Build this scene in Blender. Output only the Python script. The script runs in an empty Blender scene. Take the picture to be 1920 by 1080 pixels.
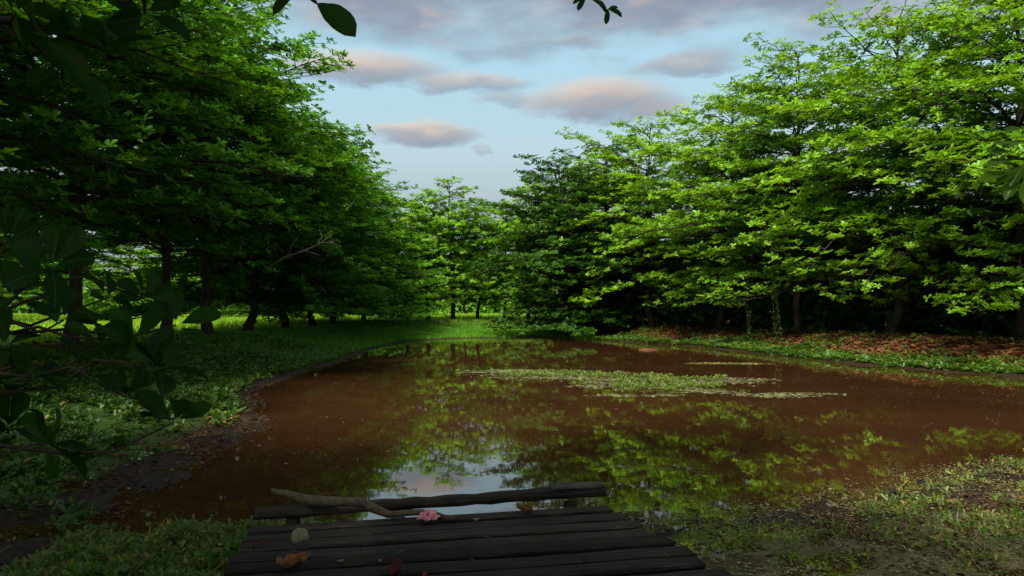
import bpy, math, random
import numpy as np
from mathutils import Vector

SC = bpy.context.scene
COL = SC.collection
R = math.radians
random.seed(7)
F, CX, CY, CAMZ = 1400.0, 960.0, 540.0, 2.0
HOR = 575.0                                   # row of the horizon in the 1920x1080 frame

# ------------------------------------------------------------------ helpers
def gp(px, py, z=0.0):
    """ground point seen at a pixel, for a given height (level camera approximation)"""
    Y = (CAMZ - z) * F / (py - HOR)
    return ((px - CX) / F * Y, Y, z)

def at(px, py, Y):
    return np.array([(px - CX) / F * Y, Y, CAMZ + (HOR - py) / F * Y])

def link(o, parent=None):
    COL.objects.link(o)
    if parent is not None:
        o.parent = parent
    return o

def tag(o, label=None, cat=None, group=None, kind=None):
    if label: o['label'] = label
    if cat: o['category'] = cat
    if group: o['group'] = group
    if kind: o['kind'] = kind
    return o

def empty(name, loc=(0, 0, 0), rz=0.0, sc=1.0):
    o = bpy.data.objects.new(name, None)
    o.location = loc; o.rotation_euler = (0, 0, rz)
    o.scale = (sc, sc, sc) if not isinstance(sc, tuple) else sc
    o.empty_display_size = .2
    return link(o)

def mesh_np(name, V, Fq=None, Ft=None, mat=None, attrs=None, smooth=False):
    """V (n,3); Fq (m,4) quads; Ft (k,3) triangles; attrs {name: per-vertex float array}"""
    me = bpy.data.meshes.new(name)
    V = np.asarray(V, np.float32)
    loops = []; starts = []; tot = 0; counts = []
    if Fq is not None and len(Fq):
        Fq = np.asarray(Fq, np.int32); loops.append(Fq.ravel())
        starts.append(np.arange(len(Fq)) * 4); counts.append(np.full(len(Fq), 4)); tot = len(Fq) * 4
    if Ft is not None and len(Ft):
        Ft = np.asarray(Ft, np.int32); loops.append(Ft.ravel())
        starts.append(tot + np.arange(len(Ft)) * 3); counts.append(np.full(len(Ft), 3))
    loops = np.concatenate(loops).astype(np.int32); starts = np.concatenate(starts).astype(np.int32)
    me.vertices.add(len(V)); me.vertices.foreach_set('co', V.ravel())
    me.loops.add(len(loops)); me.loops.foreach_set('vertex_index', loops)
    me.polygons.add(len(starts)); me.polygons.foreach_set('loop_start', starts)
    if smooth:
        me.polygons.foreach_set('use_smooth', np.ones(len(starts), bool))
    if attrs:
        for k, a in attrs.items():
            at_ = me.attributes.new(k, 'FLOAT', 'POINT')
            at_.data.foreach_set('value', np.asarray(a, np.float32))
    me.update(calc_edges=True)
    if mat: me.materials.append(mat)
    return me

def obj(name, me, parent=None, loc=None):
    o = bpy.data.objects.new(name, me)
    if loc is not None: o.location = loc
    return link(o, parent)

# value noise ------------------------------------------------------------
_rng = np.random.RandomState(11)
_G = _rng.rand(256, 256)
def vnoise(x, y):
    xi = np.floor(x).astype(int); yi = np.floor(y).astype(int)
    fx = x - xi; fy = y - yi
    fx = fx * fx * (3 - 2 * fx); fy = fy * fy * (3 - 2 * fy)
    g = lambda a, b: _G[a & 255, b & 255]
    return (g(xi, yi) * (1 - fx) * (1 - fy) + g(xi + 1, yi) * fx * (1 - fy)
            + g(xi, yi + 1) * (1 - fx) * fy + g(xi + 1, yi + 1) * fx * fy)
def fbm(x, y, s=1.0, o=4):
    x = np.asarray(x, float) * s; y = np.asarray(y, float) * s
    a, t, w = .5, 0, 0
    for i in range(o):
        t = t + a * vnoise(x + 17.3 * i, y - 9.1 * i); w += a; a *= .5; x = x * 2.03; y = y * 2.03
    return t / w
def sm(a, b, x):
    t = np.clip((x - a) / (b - a), 0, 1); return t * t * (3 - 2 * t)
def unit(v):
    return v / np.maximum(np.linalg.norm(v, axis=-1, keepdims=True), 1e-9)

# tubes ------------------------------------------------------------------
class Tubes:
    def __init__(s): s.V = []; s.Q = []; s.T = []; s.n = 0
    def add(s, P, Rr, k=5, cap=True, squash=None, rough=0.0, rs=None):
        P = np.asarray(P, float); n = len(P)
        Rr = np.asarray(Rr, float)
        T = np.zeros_like(P); T[1:-1] = P[2:] - P[:-2]; T[0] = P[1] - P[0]; T[-1] = P[-1] - P[-2]
        T = unit(T)
        ref = np.array([0, 0, 1.0]) if abs(T[0][2]) < .8 else np.array([1.0, 0, 0])
        U = unit(np.cross(T, ref)); W = np.cross(T, U)
        a = np.arange(k) / k * 2 * np.pi
        rr = Rr[:, None] * np.ones((1, k))
        if rough and rs is not None: rr = rr * (1 + rough * (rs.rand(n, k) - .5))
        ring = (P[:, None, :] + rr[..., None] * (np.cos(a)[None, :, None] * U[:, None, :] + np.sin(a)[None, :, None] * W[:, None, :]))
        s.V.append(ring.reshape(-1, 3))
        for i in range(n - 1):
            b = s.n + i * k
            for j in range(k):
                s.Q.append((b + j, b + (j + 1) % k, b + k + (j + 1) % k, b + k + j))
        if cap:
            s.V.append(np.array([P[0], P[-1]]))
            c0 = s.n + n * k; c1 = c0 + 1
            for j in range(k):
                s.T.append((c0, s.n + (j + 1) % k, s.n + j))
                b = s.n + (n - 1) * k
                s.T.append((c1, b + j, b + (j + 1) % k))
            s.n += 2
        s.n += n * k
    def mesh(s, name, mat, smooth=True):
        return mesh_np(name, np.concatenate(s.V), s.Q, s.T, mat, smooth=smooth)

# leaves -----------------------------------------------------------------
def leaf_arrays(P, D, N, L, W, fold=.18, droop=.15, tint=None):
    """P base points, D direction, N up normal, L lengths, W widths -> V, quads, tint"""
    n = len(P)
    D = unit(D); S = unit(np.cross(D, N)); N = np.cross(S, D)
    L = L[:, None]; W = W[:, None]
    def pt(u, s, h): return P + D * (L * u) + S * (W * s) + N * (W * abs(s) * fold * 2 - L * droop * u * u + L * h)
    V = np.stack([pt(0, 0, 0), pt(.42, .34, 0), pt(.78, .5, 0), pt(1, 0, 0), pt(.78, -.5, 0), pt(.42, -.34, 0)], 1).reshape(-1, 3)
    b = np.arange(n)[:, None] * 6
    Q = np.concatenate([b + np.array([[0, 1, 2, 3]]), b + np.array([[0, 3, 4, 5]])])
    T = np.repeat(tint, 6) if tint is not None else np.zeros(n * 6)
    return V, Q, T

def rosettes(rs, P, A, m, L, tilt=(50, 85), tint=None, wr=.5):
    """rosettes of m leaves round axis A"""
    n = len(P)
    A = unit(A)
    ref = np.where(np.abs(A[:, 2:3]) < .9, np.array([[0, 0, 1.0]]), np.array([[1.0, 0, 0]]))
    U = unit(np.cross(A, ref)); W_ = np.cross(A, U)
    k = np.arange(m)[None, :]
    ph = k / m * 2 * np.pi + rs.rand(n, 1) * 6.28 + (rs.rand(n, m) - .5) * .8
    th = np.radians(tilt[0] + (tilt[1] - tilt[0]) * rs.rand(n, m))
    D = (np.cos(th)[..., None] * A[:, None, :] + np.sin(th)[..., None] * (np.cos(ph)[..., None] * U[:, None, :] + np.sin(ph)[..., None] * W_[:, None, :]))
    Pp = np.repeat(P, m, 0); Dd = D.reshape(-1, 3)
    Nn = np.repeat(A, m, 0) + (rs.rand(n * m, 3) - .5) * .5
    LL = (L if np.isscalar(L) else np.repeat(L, m)) * (.6 + .55 * rs.rand(n * m))
    tt = np.repeat(tint, m) + (rs.rand(n * m) - .5) * .3 if tint is not None else rs.rand(n * m)
    return leaf_arrays(Pp, Dd, Nn, LL, LL * wr * (.85 + .3 * rs.rand(n * m)), tint=tt)

# ------------------------------------------------------------------ materials
def new_mat(name):
    m = bpy.data.materials.new(name); m.use_nodes = True
    nt = m.node_tree; nt.nodes.clear()
    return m, nt
def nd(nt, t, **kw):
    n = nt.nodes.new(t)
    for k, v in kw.items():
        if k == 'inp':
            for a, b in v.items(): n.inputs[a].default_value = b
        else: setattr(n, k, v)
    return n
def ramp(nt, stops, fac):
    n = nt.nodes.new('ShaderNodeValToRGB')
    e = n.color_ramp.elements
    while len(e) < len(stops): e.new(.5)
    for i, (p, c) in enumerate(stops):
        e[i].position = p; e[i].color = (*c, 1)
    nt.links.new(fac, n.inputs[0]); return n

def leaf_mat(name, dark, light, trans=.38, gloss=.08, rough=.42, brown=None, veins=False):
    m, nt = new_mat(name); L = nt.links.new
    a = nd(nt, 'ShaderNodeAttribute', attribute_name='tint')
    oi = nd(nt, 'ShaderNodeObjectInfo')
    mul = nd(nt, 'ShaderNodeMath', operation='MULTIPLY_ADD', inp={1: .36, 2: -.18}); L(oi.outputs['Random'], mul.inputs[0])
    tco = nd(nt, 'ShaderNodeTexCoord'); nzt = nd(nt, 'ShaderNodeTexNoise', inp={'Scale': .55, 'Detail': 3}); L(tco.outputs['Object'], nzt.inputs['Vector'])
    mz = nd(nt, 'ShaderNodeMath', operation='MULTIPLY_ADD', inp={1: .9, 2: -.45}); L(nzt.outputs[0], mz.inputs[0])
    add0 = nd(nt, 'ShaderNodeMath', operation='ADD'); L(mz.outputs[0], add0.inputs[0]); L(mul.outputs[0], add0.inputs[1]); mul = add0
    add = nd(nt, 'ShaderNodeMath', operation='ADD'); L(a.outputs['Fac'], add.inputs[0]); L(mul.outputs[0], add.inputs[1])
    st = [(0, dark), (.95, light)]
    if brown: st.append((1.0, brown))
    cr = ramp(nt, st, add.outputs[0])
    if veins:
        au = nd(nt, 'ShaderNodeAttribute', attribute_name='along'); asx = nd(nt, 'ShaderNodeAttribute', attribute_name='across')
        def mm(op, a_, b_=None):
            n_ = nt.nodes.new('ShaderNodeMath'); n_.operation = op
            for i_, v_ in enumerate((a_, b_)):
                if v_ is None: continue
                if isinstance(v_, (int, float)): n_.inputs[i_].default_value = v_
                else: L(v_, n_.inputs[i_])
            return n_.outputs[0]
        ab = mm('ABSOLUTE', asx.outputs['Fac'])
        lat = mm('SINE', mm('SUBTRACT', mm('MULTIPLY', au.outputs['Fac'], 52), mm('MULTIPLY', ab, 13)))
        lv = mm('GREATER_THAN', lat, .86); mid = mm('LESS_THAN', ab, .07)
        vf = mm('MAXIMUM', mm('MULTIPLY', lv, .4), mm('MULTIPLY', mid, .8))
        geo = nd(nt, 'ShaderNodeNewGeometry')
        ns_ = nd(nt, 'ShaderNodeTexNoise', inp={'Scale': 28, 'Detail': 4}); L(geo.outputs['Position'], ns_.inputs['Vector'])
        sp_ = ramp(nt, [(.66, (0, 0, 0)), (.72, (.8, .8, .8))], ns_.outputs[0])
        mv = nd(nt, 'ShaderNodeMix', data_type='RGBA'); L(vf, mv.inputs[0]); L(cr.outputs[0], mv.inputs[6]); mv.inputs[7].default_value = (light[0] * 1.5, light[1] * 1.3, light[2] * 2, 1)
        mv2 = nd(nt, 'ShaderNodeMix', data_type='RGBA'); L(sp_.outputs[0], mv2.inputs[0]); L(mv.outputs[2], mv2.inputs[6]); mv2.inputs[7].default_value = (.07, .045, .012, 1)
        class _O: pass
        cr = _O(); cr.outputs = [mv2.outputs[2]]
    d = nd(nt, 'ShaderNodeBsdfDiffuse'); t = nd(nt, 'ShaderNodeBsdfTranslucent'); g = nd(nt, 'ShaderNodeBsdfGlossy', inp={'Roughness': rough})
    L(cr.outputs[0], d.inputs[0])
    hs = nd(nt, 'ShaderNodeHueSaturation', inp={'Hue': .485, 'Saturation': 1.1, 'Value': 1.25}); L(cr.outputs[0], hs.inputs['Color']); L(hs.outputs[0], t.inputs[0])
    m1 = nd(nt, 'ShaderNodeMixShader', inp={0: trans}); L(d.outputs[0], m1.inputs[1]); L(t.outputs[0], m1.inputs[2])
    fr = nd(nt, 'ShaderNodeLayerWeight', inp={'Blend': .25})
    ml = nd(nt, 'ShaderNodeMath', operation='MULTIPLY_ADD', inp={1: gloss * 2, 2: gloss * .4}); L(fr.outputs['Fresnel'], ml.inputs[0])
    m2 = nd(nt, 'ShaderNodeMixShader'); L(ml.outputs[0], m2.inputs[0]); L(m1.outputs[0], m2.inputs[1]); L(g.outputs[0], m2.inputs[2])
    o = nd(nt, 'ShaderNodeOutputMaterial'); L(m2.outputs[0], o.inputs[0])
    return m

def simple_mat(name, c1, c2, scale=6, rough=.8, bump=.3, stretch=(1, 1, 1), detail=8, spec=.3, c3=None, coord='Object'):
    m, nt = new_mat(name); L = nt.links.new
    tc = nd(nt, 'ShaderNodeTexCoord'); mp = nd(nt, 'ShaderNodeMapping'); mp.inputs['Scale'].default_value = stretch
    L(tc.outputs[coord], mp.inputs[0])
    n = nd(nt, 'ShaderNodeTexNoise', inp={'Scale': scale, 'Detail': detail, 'Roughness': .65}); L(mp.outputs[0], n.inputs['Vector'])
    st = [(.3, c1), (.68, c2)]
    if c3: st.append((.8, c3))
    cr = ramp(nt, st, n.outputs[0])
    b = nd(nt, 'ShaderNodeBsdfPrincipled', inp={'Roughness': rough, 'Specular IOR Level': spec}); L(cr.outputs[0], b.inputs['Base Color'])
    n2 = nd(nt, 'ShaderNodeTexNoise', inp={'Scale': scale * 2.7, 'Detail': 6}); L(mp.outputs[0], n2.inputs['Vector'])
    bp = nd(nt, 'ShaderNodeBump', inp={'Strength': bump, 'Distance': .02}); L(n2.outputs[0], bp.inputs['Height']); L(bp.outputs[0], b.inputs['Normal'])
    o = nd(nt, 'ShaderNodeOutputMaterial'); L(b.outputs[0], o.inputs[0])
    return m

M = {}
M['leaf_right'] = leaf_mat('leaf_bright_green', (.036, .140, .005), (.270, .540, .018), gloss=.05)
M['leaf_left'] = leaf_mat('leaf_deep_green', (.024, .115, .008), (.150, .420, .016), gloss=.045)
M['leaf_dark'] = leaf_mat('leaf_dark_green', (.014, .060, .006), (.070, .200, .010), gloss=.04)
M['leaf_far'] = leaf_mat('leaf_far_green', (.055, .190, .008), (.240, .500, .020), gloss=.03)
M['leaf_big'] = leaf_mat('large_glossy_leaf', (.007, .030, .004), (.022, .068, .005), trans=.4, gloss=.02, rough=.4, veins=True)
M['leaf_big_light'] = leaf_mat('large_light_leaf', (.05, .15, .008), (.14, .28, .015), trans=.5, gloss=.06, rough=.35, veins=True)
M['weed'] = leaf_mat('weed_leaf', (.022, .075, .005), (.100, .215, .012), brown=(.30, .20, .03))
M['marsh_weed'] = leaf_mat('marsh_leaf', (.04, .11, .012), (.20, .27, .03), brown=(.38, .26, .05))
M['grass'] = leaf_mat('grass_blade', (.06, .22, .012), (.18, .45, .02), trans=.4)
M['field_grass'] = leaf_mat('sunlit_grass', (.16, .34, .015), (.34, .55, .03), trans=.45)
M['litter'] = leaf_mat('dead_leaf', (.080, .034, .015), (.27, .120, .050), trans=.15, gloss=.03)
M['bark'] = simple_mat('bark', (.018, .014, .010), (.06, .048, .036), 9, .9, .8, (1, 1, .3))
M['twig'] = simple_mat('twig', (.022, .016, .011), (.06, .045, .03), 14, .85, .4)

def deck_mat(name, c1, c2, c3):
    m, nt = new_mat(name); L = nt.links.new
    tc = nd(nt, 'ShaderNodeTexCoord'); mp = nd(nt, 'ShaderNodeMapping'); mp.inputs['Scale'].default_value = (.9, 22, 22)
    L(tc.outputs['Object'], mp.inputs[0])
    oi = nd(nt, 'ShaderNodeObjectInfo')
    n = nd(nt, 'ShaderNodeTexNoise', noise_dimensions='4D', inp={'Scale': 4, 'Detail': 9, 'Roughness': .72, 'Distortion': .5})
    L(mp.outputs[0], n.inputs['Vector'])
    mw = nd(nt, 'ShaderNodeMath', operation='MULTIPLY', inp={1: 40}); L(oi.outputs['Random'], mw.inputs[0]); L(mw.outputs[0], n.inputs['W'])
    cr = ramp(nt, [(.34, c1), (.55, c2), (.80, c3)], n.outputs[0])
    # broad damp blotches
    nb = nd(nt, 'ShaderNodeTexNoise', inp={'Scale': 2.2, 'Detail': 5}); L(tc.outputs['Object'], nb.inputs['Vector'])
    rb = ramp(nt, [(.35, (.55, .55, .55)), (.65, (1.15, 1.1, 1.05))], nb.outputs[0])
    mx = nd(nt, 'ShaderNodeMix', data_type='RGBA', blend_type='MULTIPLY'); mx.inputs[0].default_value = 1
    L(cr.outputs[0], mx.inputs[6]); L(rb.outputs[0], mx.inputs[7])
    # thin pale scratches / fibres
    ns = nd(nt, 'ShaderNodeTexNoise', inp={'Scale': 30, 'Detail': 4, 'Roughness': .8})
    mp2 = nd(nt, 'ShaderNodeMapping'); mp2.inputs['Scale'].default_value = (.12, 3, 1); L(tc.outputs['Object'], mp2.inputs[0]); L(mp2.outputs[0], ns.inputs['Vector'])
    rs_ = ramp(nt, [(.66, (0, 0, 0)), (.80, (.7, .7, .7))], ns.outputs[0])
    mx2 = nd(nt, 'ShaderNodeMix', data_type='RGBA'); L(rs_.outputs[0], mx2.inputs[0]); L(mx.outputs[2], mx2.inputs[6]); mx2.inputs[7].default_value = (.13, .12, .105, 1)
    pv = nd(nt, 'ShaderNodeMapRange', inp={1: 0, 2: 1, 3: .6, 4: 1.5}); L(oi.outputs['Random'], pv.inputs[0])
    pm = nd(nt, 'ShaderNodeVectorMath', operation='SCALE'); L(mx2.outputs[2], pm.inputs[0]); L(pv.outputs[0], pm.inputs['Scale'])
    b = nd(nt, 'ShaderNodeBsdfPrincipled', inp={'Roughness': .85, 'Specular IOR Level': .15}); L(pm.outputs[0], b.inputs['Base Color'])
    bp = nd(nt, 'ShaderNodeBump', inp={'Strength': .7, 'Distance': .006}); L(n.outputs[0], bp.inputs['Height']); L(bp.outputs[0], b.inputs['Normal'])
    o = nd(nt, 'ShaderNodeOutputMaterial'); L(b.outputs[0], o.inputs[0])
    return m
M['deck'] = deck_mat('weathered_plank', (.011, .0085, .007), (.042, .034, .026), (.20, .168, .135))
M['nail'] = simple_mat('rusty_nail', (.03, .012, .006), (.10, .04, .02), 60, .8, .1)
M['deck_pale'] = deck_mat('pale_plank', (.03, .027, .024), (.09, .08, .07), (.16, .15, .13))

# ------------------------------------------------------------------ pond outline
far = [gp(500, 722), gp(555, 702), gp(620, 685), gp(700, 656), gp(762, 641), gp(850, 635), gp(1000, 632), gp(1110, 637), gp(1200, 643),
       gp(1300, 650), gp(1400, 661), gp(1500, 672), gp(1600, 683), gp(1750, 696), gp(1925, 708)]
right = [(17.5, 17, 0), (20, 12, 0), (17, 9.8, 0), (12, 9.5, 0)]
near = [gp(1925, 872), gp(1830, 885), gp(1740, 900), gp(1660, 932), gp(1560, 950), gp(1450, 962), gp(1330, 980), gp(1235, 978), gp(1100, 985),
        gp(900, 990), gp(760, 985), gp(600, 975), gp(500, 972), gp(420, 985), gp(330, 1000), gp(240, 1016), gp(165, 1030)]
left = [gp(150, 1005), gp(215, 960), gp(275, 925), gp(350, 893), gp(392, 862), gp(430, 832), gp(505, 795), gp(480, 760), gp(470, 742)]
POND = np.array([p[:2] for p in far + right + near + left])

def sdist(x, y):
    """signed distance to the pond outline, positive on land"""
    x = np.asarray(x, float); y = np.asarray(y, float)
    best = np.full(x.shape, 1e9); ins = np.zeros(x.shape, bool)
    n = len(POND)
    for i in range(n):
        ax, ay = POND[i]; bx, by = POND[(i + 1) % n]
        dx, dy = bx - ax, by - ay
        t = np.clip(((x - ax) * dx + (y - ay) * dy) / (dx * dx + dy * dy), 0, 1)
        d = np.hypot(x - ax - t * dx, y - ay - t * dy)
        best = np.minimum(best, d)
        c = (ay > y) != (by > y)
        with np.errstate(divide='ignore', invalid='ignore'):
            ins ^= c & (x < (bx - ax) * (y - ay) / (by - ay + 1e-12) + ax)
    return np.where(ins, -best, best)

def zones(x, y):
    wl = sm(-2, -5, x) * sm(9, 14, y) * sm(58, 50, y)            # left bank
    wr = sm(4, 8, x) * sm(11, 17, y)                               # right bank
    wf = sm(46, 50, y) * (1 - sm(4, 8, x))
    return wl, wr, wf

def ground_z(x, y):
    x = np.asarray(x, float); y = np.asarray(y, float)
    d = sdist(x, y)
    d = d + (fbm(x, y, .9, 4) - .5) * np.clip(.5 + .03 * y, .5, 1.2)
    wl, wr, wf = zones(x, y)
    wn = np.clip(1 - wl - wr - wf, 0, 1)
    hl = .62 * sm(0.3, 6.5, d) + .05 * sm(0, .5, d)
    hr = .75 * sm(.2, 4.2, d) + .05 * sm(0, .5, d)
    hf = .15 * sm(0, 3, d) + .75 * sm(8.5, 13, d)
    hn = (.035 - .022 * sm(.5, 1.5, x)) * sm(-.3, .4, d) + (.14 - .10 * sm(.5, 1.5, x)) * sm(.8, 5, d) + .25 * sm(5, 12, d)
    tot = wl + wr + wf + wn
    h = (wl * hl + wr * hr + wf * hf + wn * hn) / tot
    h = h + (fbm(x, y, 2.3, 4) - .5) * .10 * sm(0, 3, np.abs(d)) * (y < 200)
    h = h + (fbm(x, y, 7, 3) - .5) * .05 * (y < 14) + (fbm(x + 9, y, 2.4, 4) - .55) * .24 * (y < 14) * sm(3.2, 1.0, d) * sm(-.8, .2, d)
    dd = np.minimum(d, 0)
    h = np.where(d < 0, np.maximum(-.5, dd * .14) + (fbm(x, y, 7, 3) - .5) * .05 * (y < 14), h)
    far_ = sm(120, 400, np.hypot(x, y))
    return h * (1 - far_) + far_ * .8

# ------------------------------------------------------------------ ground sheet
def axis(pts):
    out = []
    for a, b, st in pts: out.append(np.arange(a, b, st))
    return np.concatenate(out)
gx = axis([(-900, -200, 100), (-200, -60, 14), (-60, -22, 2), (-22, -10, .45), (-10, 12, .16), (12, 26, .5), (26, 70, 2.5), (70, 210, 20), (210, 1000, 100)])
gy = axis([(-300, -40, 40), (-40, -4, 3), (-4, 4.2, .35), (4.2, 13, .09), (13, 26, .28), (26, 70, .5), (70, 130, 4), (130, 300, 20), (300, 1600, 120)])
GX, GY = np.meshgrid(gx, gy)
GZ = ground_z(GX, GY)
GD = sdist(GX, GY)
nyy, nxx = GX.shape
idx = np.arange(nyy * nxx).reshape(nyy, nxx)
Q = np.stack([idx[:-1, :-1], idx[:-1, 1:], idx[1:, 1:], idx[1:, :-1]], -1).reshape(-1, 4)
wl, wr, wf = zones(GX, GY)
mud = np.clip(sm(.9, .15, GD - (fbm(GX, GY, 1.3) - .5) * 1.2 - .25), 0, 1)
mud = np.maximum(mud, .75 * (GY < 14) * (GX < 2) * sm(2.0, .6, GD))
litter = wr * sm(1.2, 2.2, GD + (fbm(GX, GY, .5) - .5) * 3) + wf * .35 * sm(10.5, 11.5, GD) * sm(14.5, 13, GD) + wl * sm(5.5, 7, GD + (fbm(GX, GY, .4) - .5) * 3) * sm(12, 9, GD)
scum = (1 - wl - wr - wf).clip(0, 1) * sm(0, 1.5, GX) * (GY < 14)
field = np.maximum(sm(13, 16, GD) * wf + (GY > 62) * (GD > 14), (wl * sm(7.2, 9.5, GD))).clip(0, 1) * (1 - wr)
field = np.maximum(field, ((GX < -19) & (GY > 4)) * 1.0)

def ground_mat():
    m, nt = new_mat('ground'); L = nt.links.new
    geo = nd(nt, 'ShaderNodeNewGeometry')
    n = nd(nt, 'ShaderNodeTexNoise', inp={'Scale': 1.7, 'Detail': 9, 'Roughness': .7}); L(geo.outputs['Position'], n.inputs['Vector'])
    nf = nd(nt, 'ShaderNodeTexNoise', inp={'Scale': 14, 'Detail': 7, 'Roughness': .7}); L(geo.outputs['Position'], nf.inputs['Vector'])
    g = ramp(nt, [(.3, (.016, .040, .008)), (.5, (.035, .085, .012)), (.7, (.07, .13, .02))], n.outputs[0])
    soil = ramp(nt, [(.3, (.010, .006, .004)), (.52, (.032, .019, .011)), (.75, (.075, .048, .028))], nf.outputs[0])
    lit = ramp(nt, [(.3, (.05, .018, .009)), (.5, (.14, .050, .022)), (.7, (.24, .10, .045))], nf.outputs[0])
    sc_ = ramp(nt, [(.3, (.05, .042, .018)), (.5, (.15, .125, .055)), (.72, (.26, .22, .10))], n.outputs[0])
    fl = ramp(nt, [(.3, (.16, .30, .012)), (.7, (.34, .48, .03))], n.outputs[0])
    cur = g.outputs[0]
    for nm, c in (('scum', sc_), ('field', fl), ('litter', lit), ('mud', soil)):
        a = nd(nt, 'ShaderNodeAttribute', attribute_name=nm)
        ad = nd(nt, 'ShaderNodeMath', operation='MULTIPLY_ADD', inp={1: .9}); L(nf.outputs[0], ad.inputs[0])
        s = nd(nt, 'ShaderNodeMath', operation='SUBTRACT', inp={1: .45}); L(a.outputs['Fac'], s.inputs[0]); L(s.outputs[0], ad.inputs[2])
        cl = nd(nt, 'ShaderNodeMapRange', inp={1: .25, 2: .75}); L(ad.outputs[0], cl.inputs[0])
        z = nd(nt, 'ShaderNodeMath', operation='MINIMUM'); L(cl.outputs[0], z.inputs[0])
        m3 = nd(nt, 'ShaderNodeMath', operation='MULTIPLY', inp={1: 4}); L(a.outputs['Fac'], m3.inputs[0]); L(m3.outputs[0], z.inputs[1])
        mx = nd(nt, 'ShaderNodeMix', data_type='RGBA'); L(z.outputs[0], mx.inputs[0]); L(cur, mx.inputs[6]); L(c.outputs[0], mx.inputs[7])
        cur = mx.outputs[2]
    am = nd(nt, 'ShaderNodeAttribute', attribute_name='mud')
    rr = nd(nt, 'ShaderNodeMapRange', inp={1: 0, 2: 1, 3: .95, 4: .62}); L(am.outputs['Fac'], rr.inputs[0])
    b = nd(nt, 'ShaderNodeBsdfPrincipled', inp={'Specular IOR Level': .2}); L(cur, b.inputs['Base Color']); L(rr.outputs[0], b.inputs['Roughness'])
    bp = nd(nt, 'ShaderNodeBump', inp={'Strength': .8, 'Distance': .05}); L(nf.outputs[0], bp.inputs['Height']); L(bp.outputs[0], b.inputs['Normal'])
    o = nd(nt, 'ShaderNodeOutputMaterial'); L(b.outputs[0], o.inputs[0])
    return m
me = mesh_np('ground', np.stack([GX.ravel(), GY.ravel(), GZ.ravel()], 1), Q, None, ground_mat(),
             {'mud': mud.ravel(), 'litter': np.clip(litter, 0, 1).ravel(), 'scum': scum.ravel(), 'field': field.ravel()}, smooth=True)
tag(obj('ground', me), kind='structure')

# ------------------------------------------------------------------ water
def water_mat():
    m, nt = new_mat('muddy_water'); L = nt.links.new
    geo = nd(nt, 'ShaderNodeNewGeometry')
    n = nd(nt, 'ShaderNodeTexNoise', inp={'Scale': .35, 'Detail': 5}); L(geo.outputs['Position'], n.inputs['Vector'])
    c = ramp(nt, [(.3, (.044, .0190, .0075)), (.7, (.070, .0300, .0120))], n.outputs[0])
    b = nd(nt, 'ShaderNodeBsdfPrincipled', inp={'Roughness': .02, 'IOR': 1.95, 'Specular IOR Level': .5})
    L(c.outputs[0], b.inputs['Base Color'])
    mp = nd(nt, 'ShaderNodeMapping'); mp.inputs['Scale'].default_value = (1, 1.6, 1); L(geo.outputs['Position'], mp.inputs[0])
    r1 = nd(nt, 'ShaderNodeTexNoise', inp={'Scale': 1.3, 'Detail': 3, 'Roughness': .55}); L(mp.outputs[0], r1.inputs['Vector'])
    bp = nd(nt, 'ShaderNodeBump', inp={'Strength': .035, 'Distance': .02}); L(r1.outputs[0], bp.inputs['Height']); L(bp.outputs[0], b.inputs['Normal'])
    o = nd(nt, 'ShaderNodeOutputMaterial'); L(b.outputs[0], o.inputs[0])
    return m
wx = np.linspace(-14, 24, 20); wy = np.linspace(2.5, 56, 28)
WX, WY = np.meshgrid(wx, wy); i2 = np.arange(WX.size).reshape(WX.shape)
me = mesh_np('water', np.stack([WX.ravel(), WY.ravel(), 0 * WX.ravel()], 1),
             np.stack([i2[:-1, :-1], i2[:-1, 1:], i2[1:, 1:], i2[1:, :-1]], -1).reshape(-1, 4), None, water_mat())
tag(obj('water', me), kind='structure')

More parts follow.
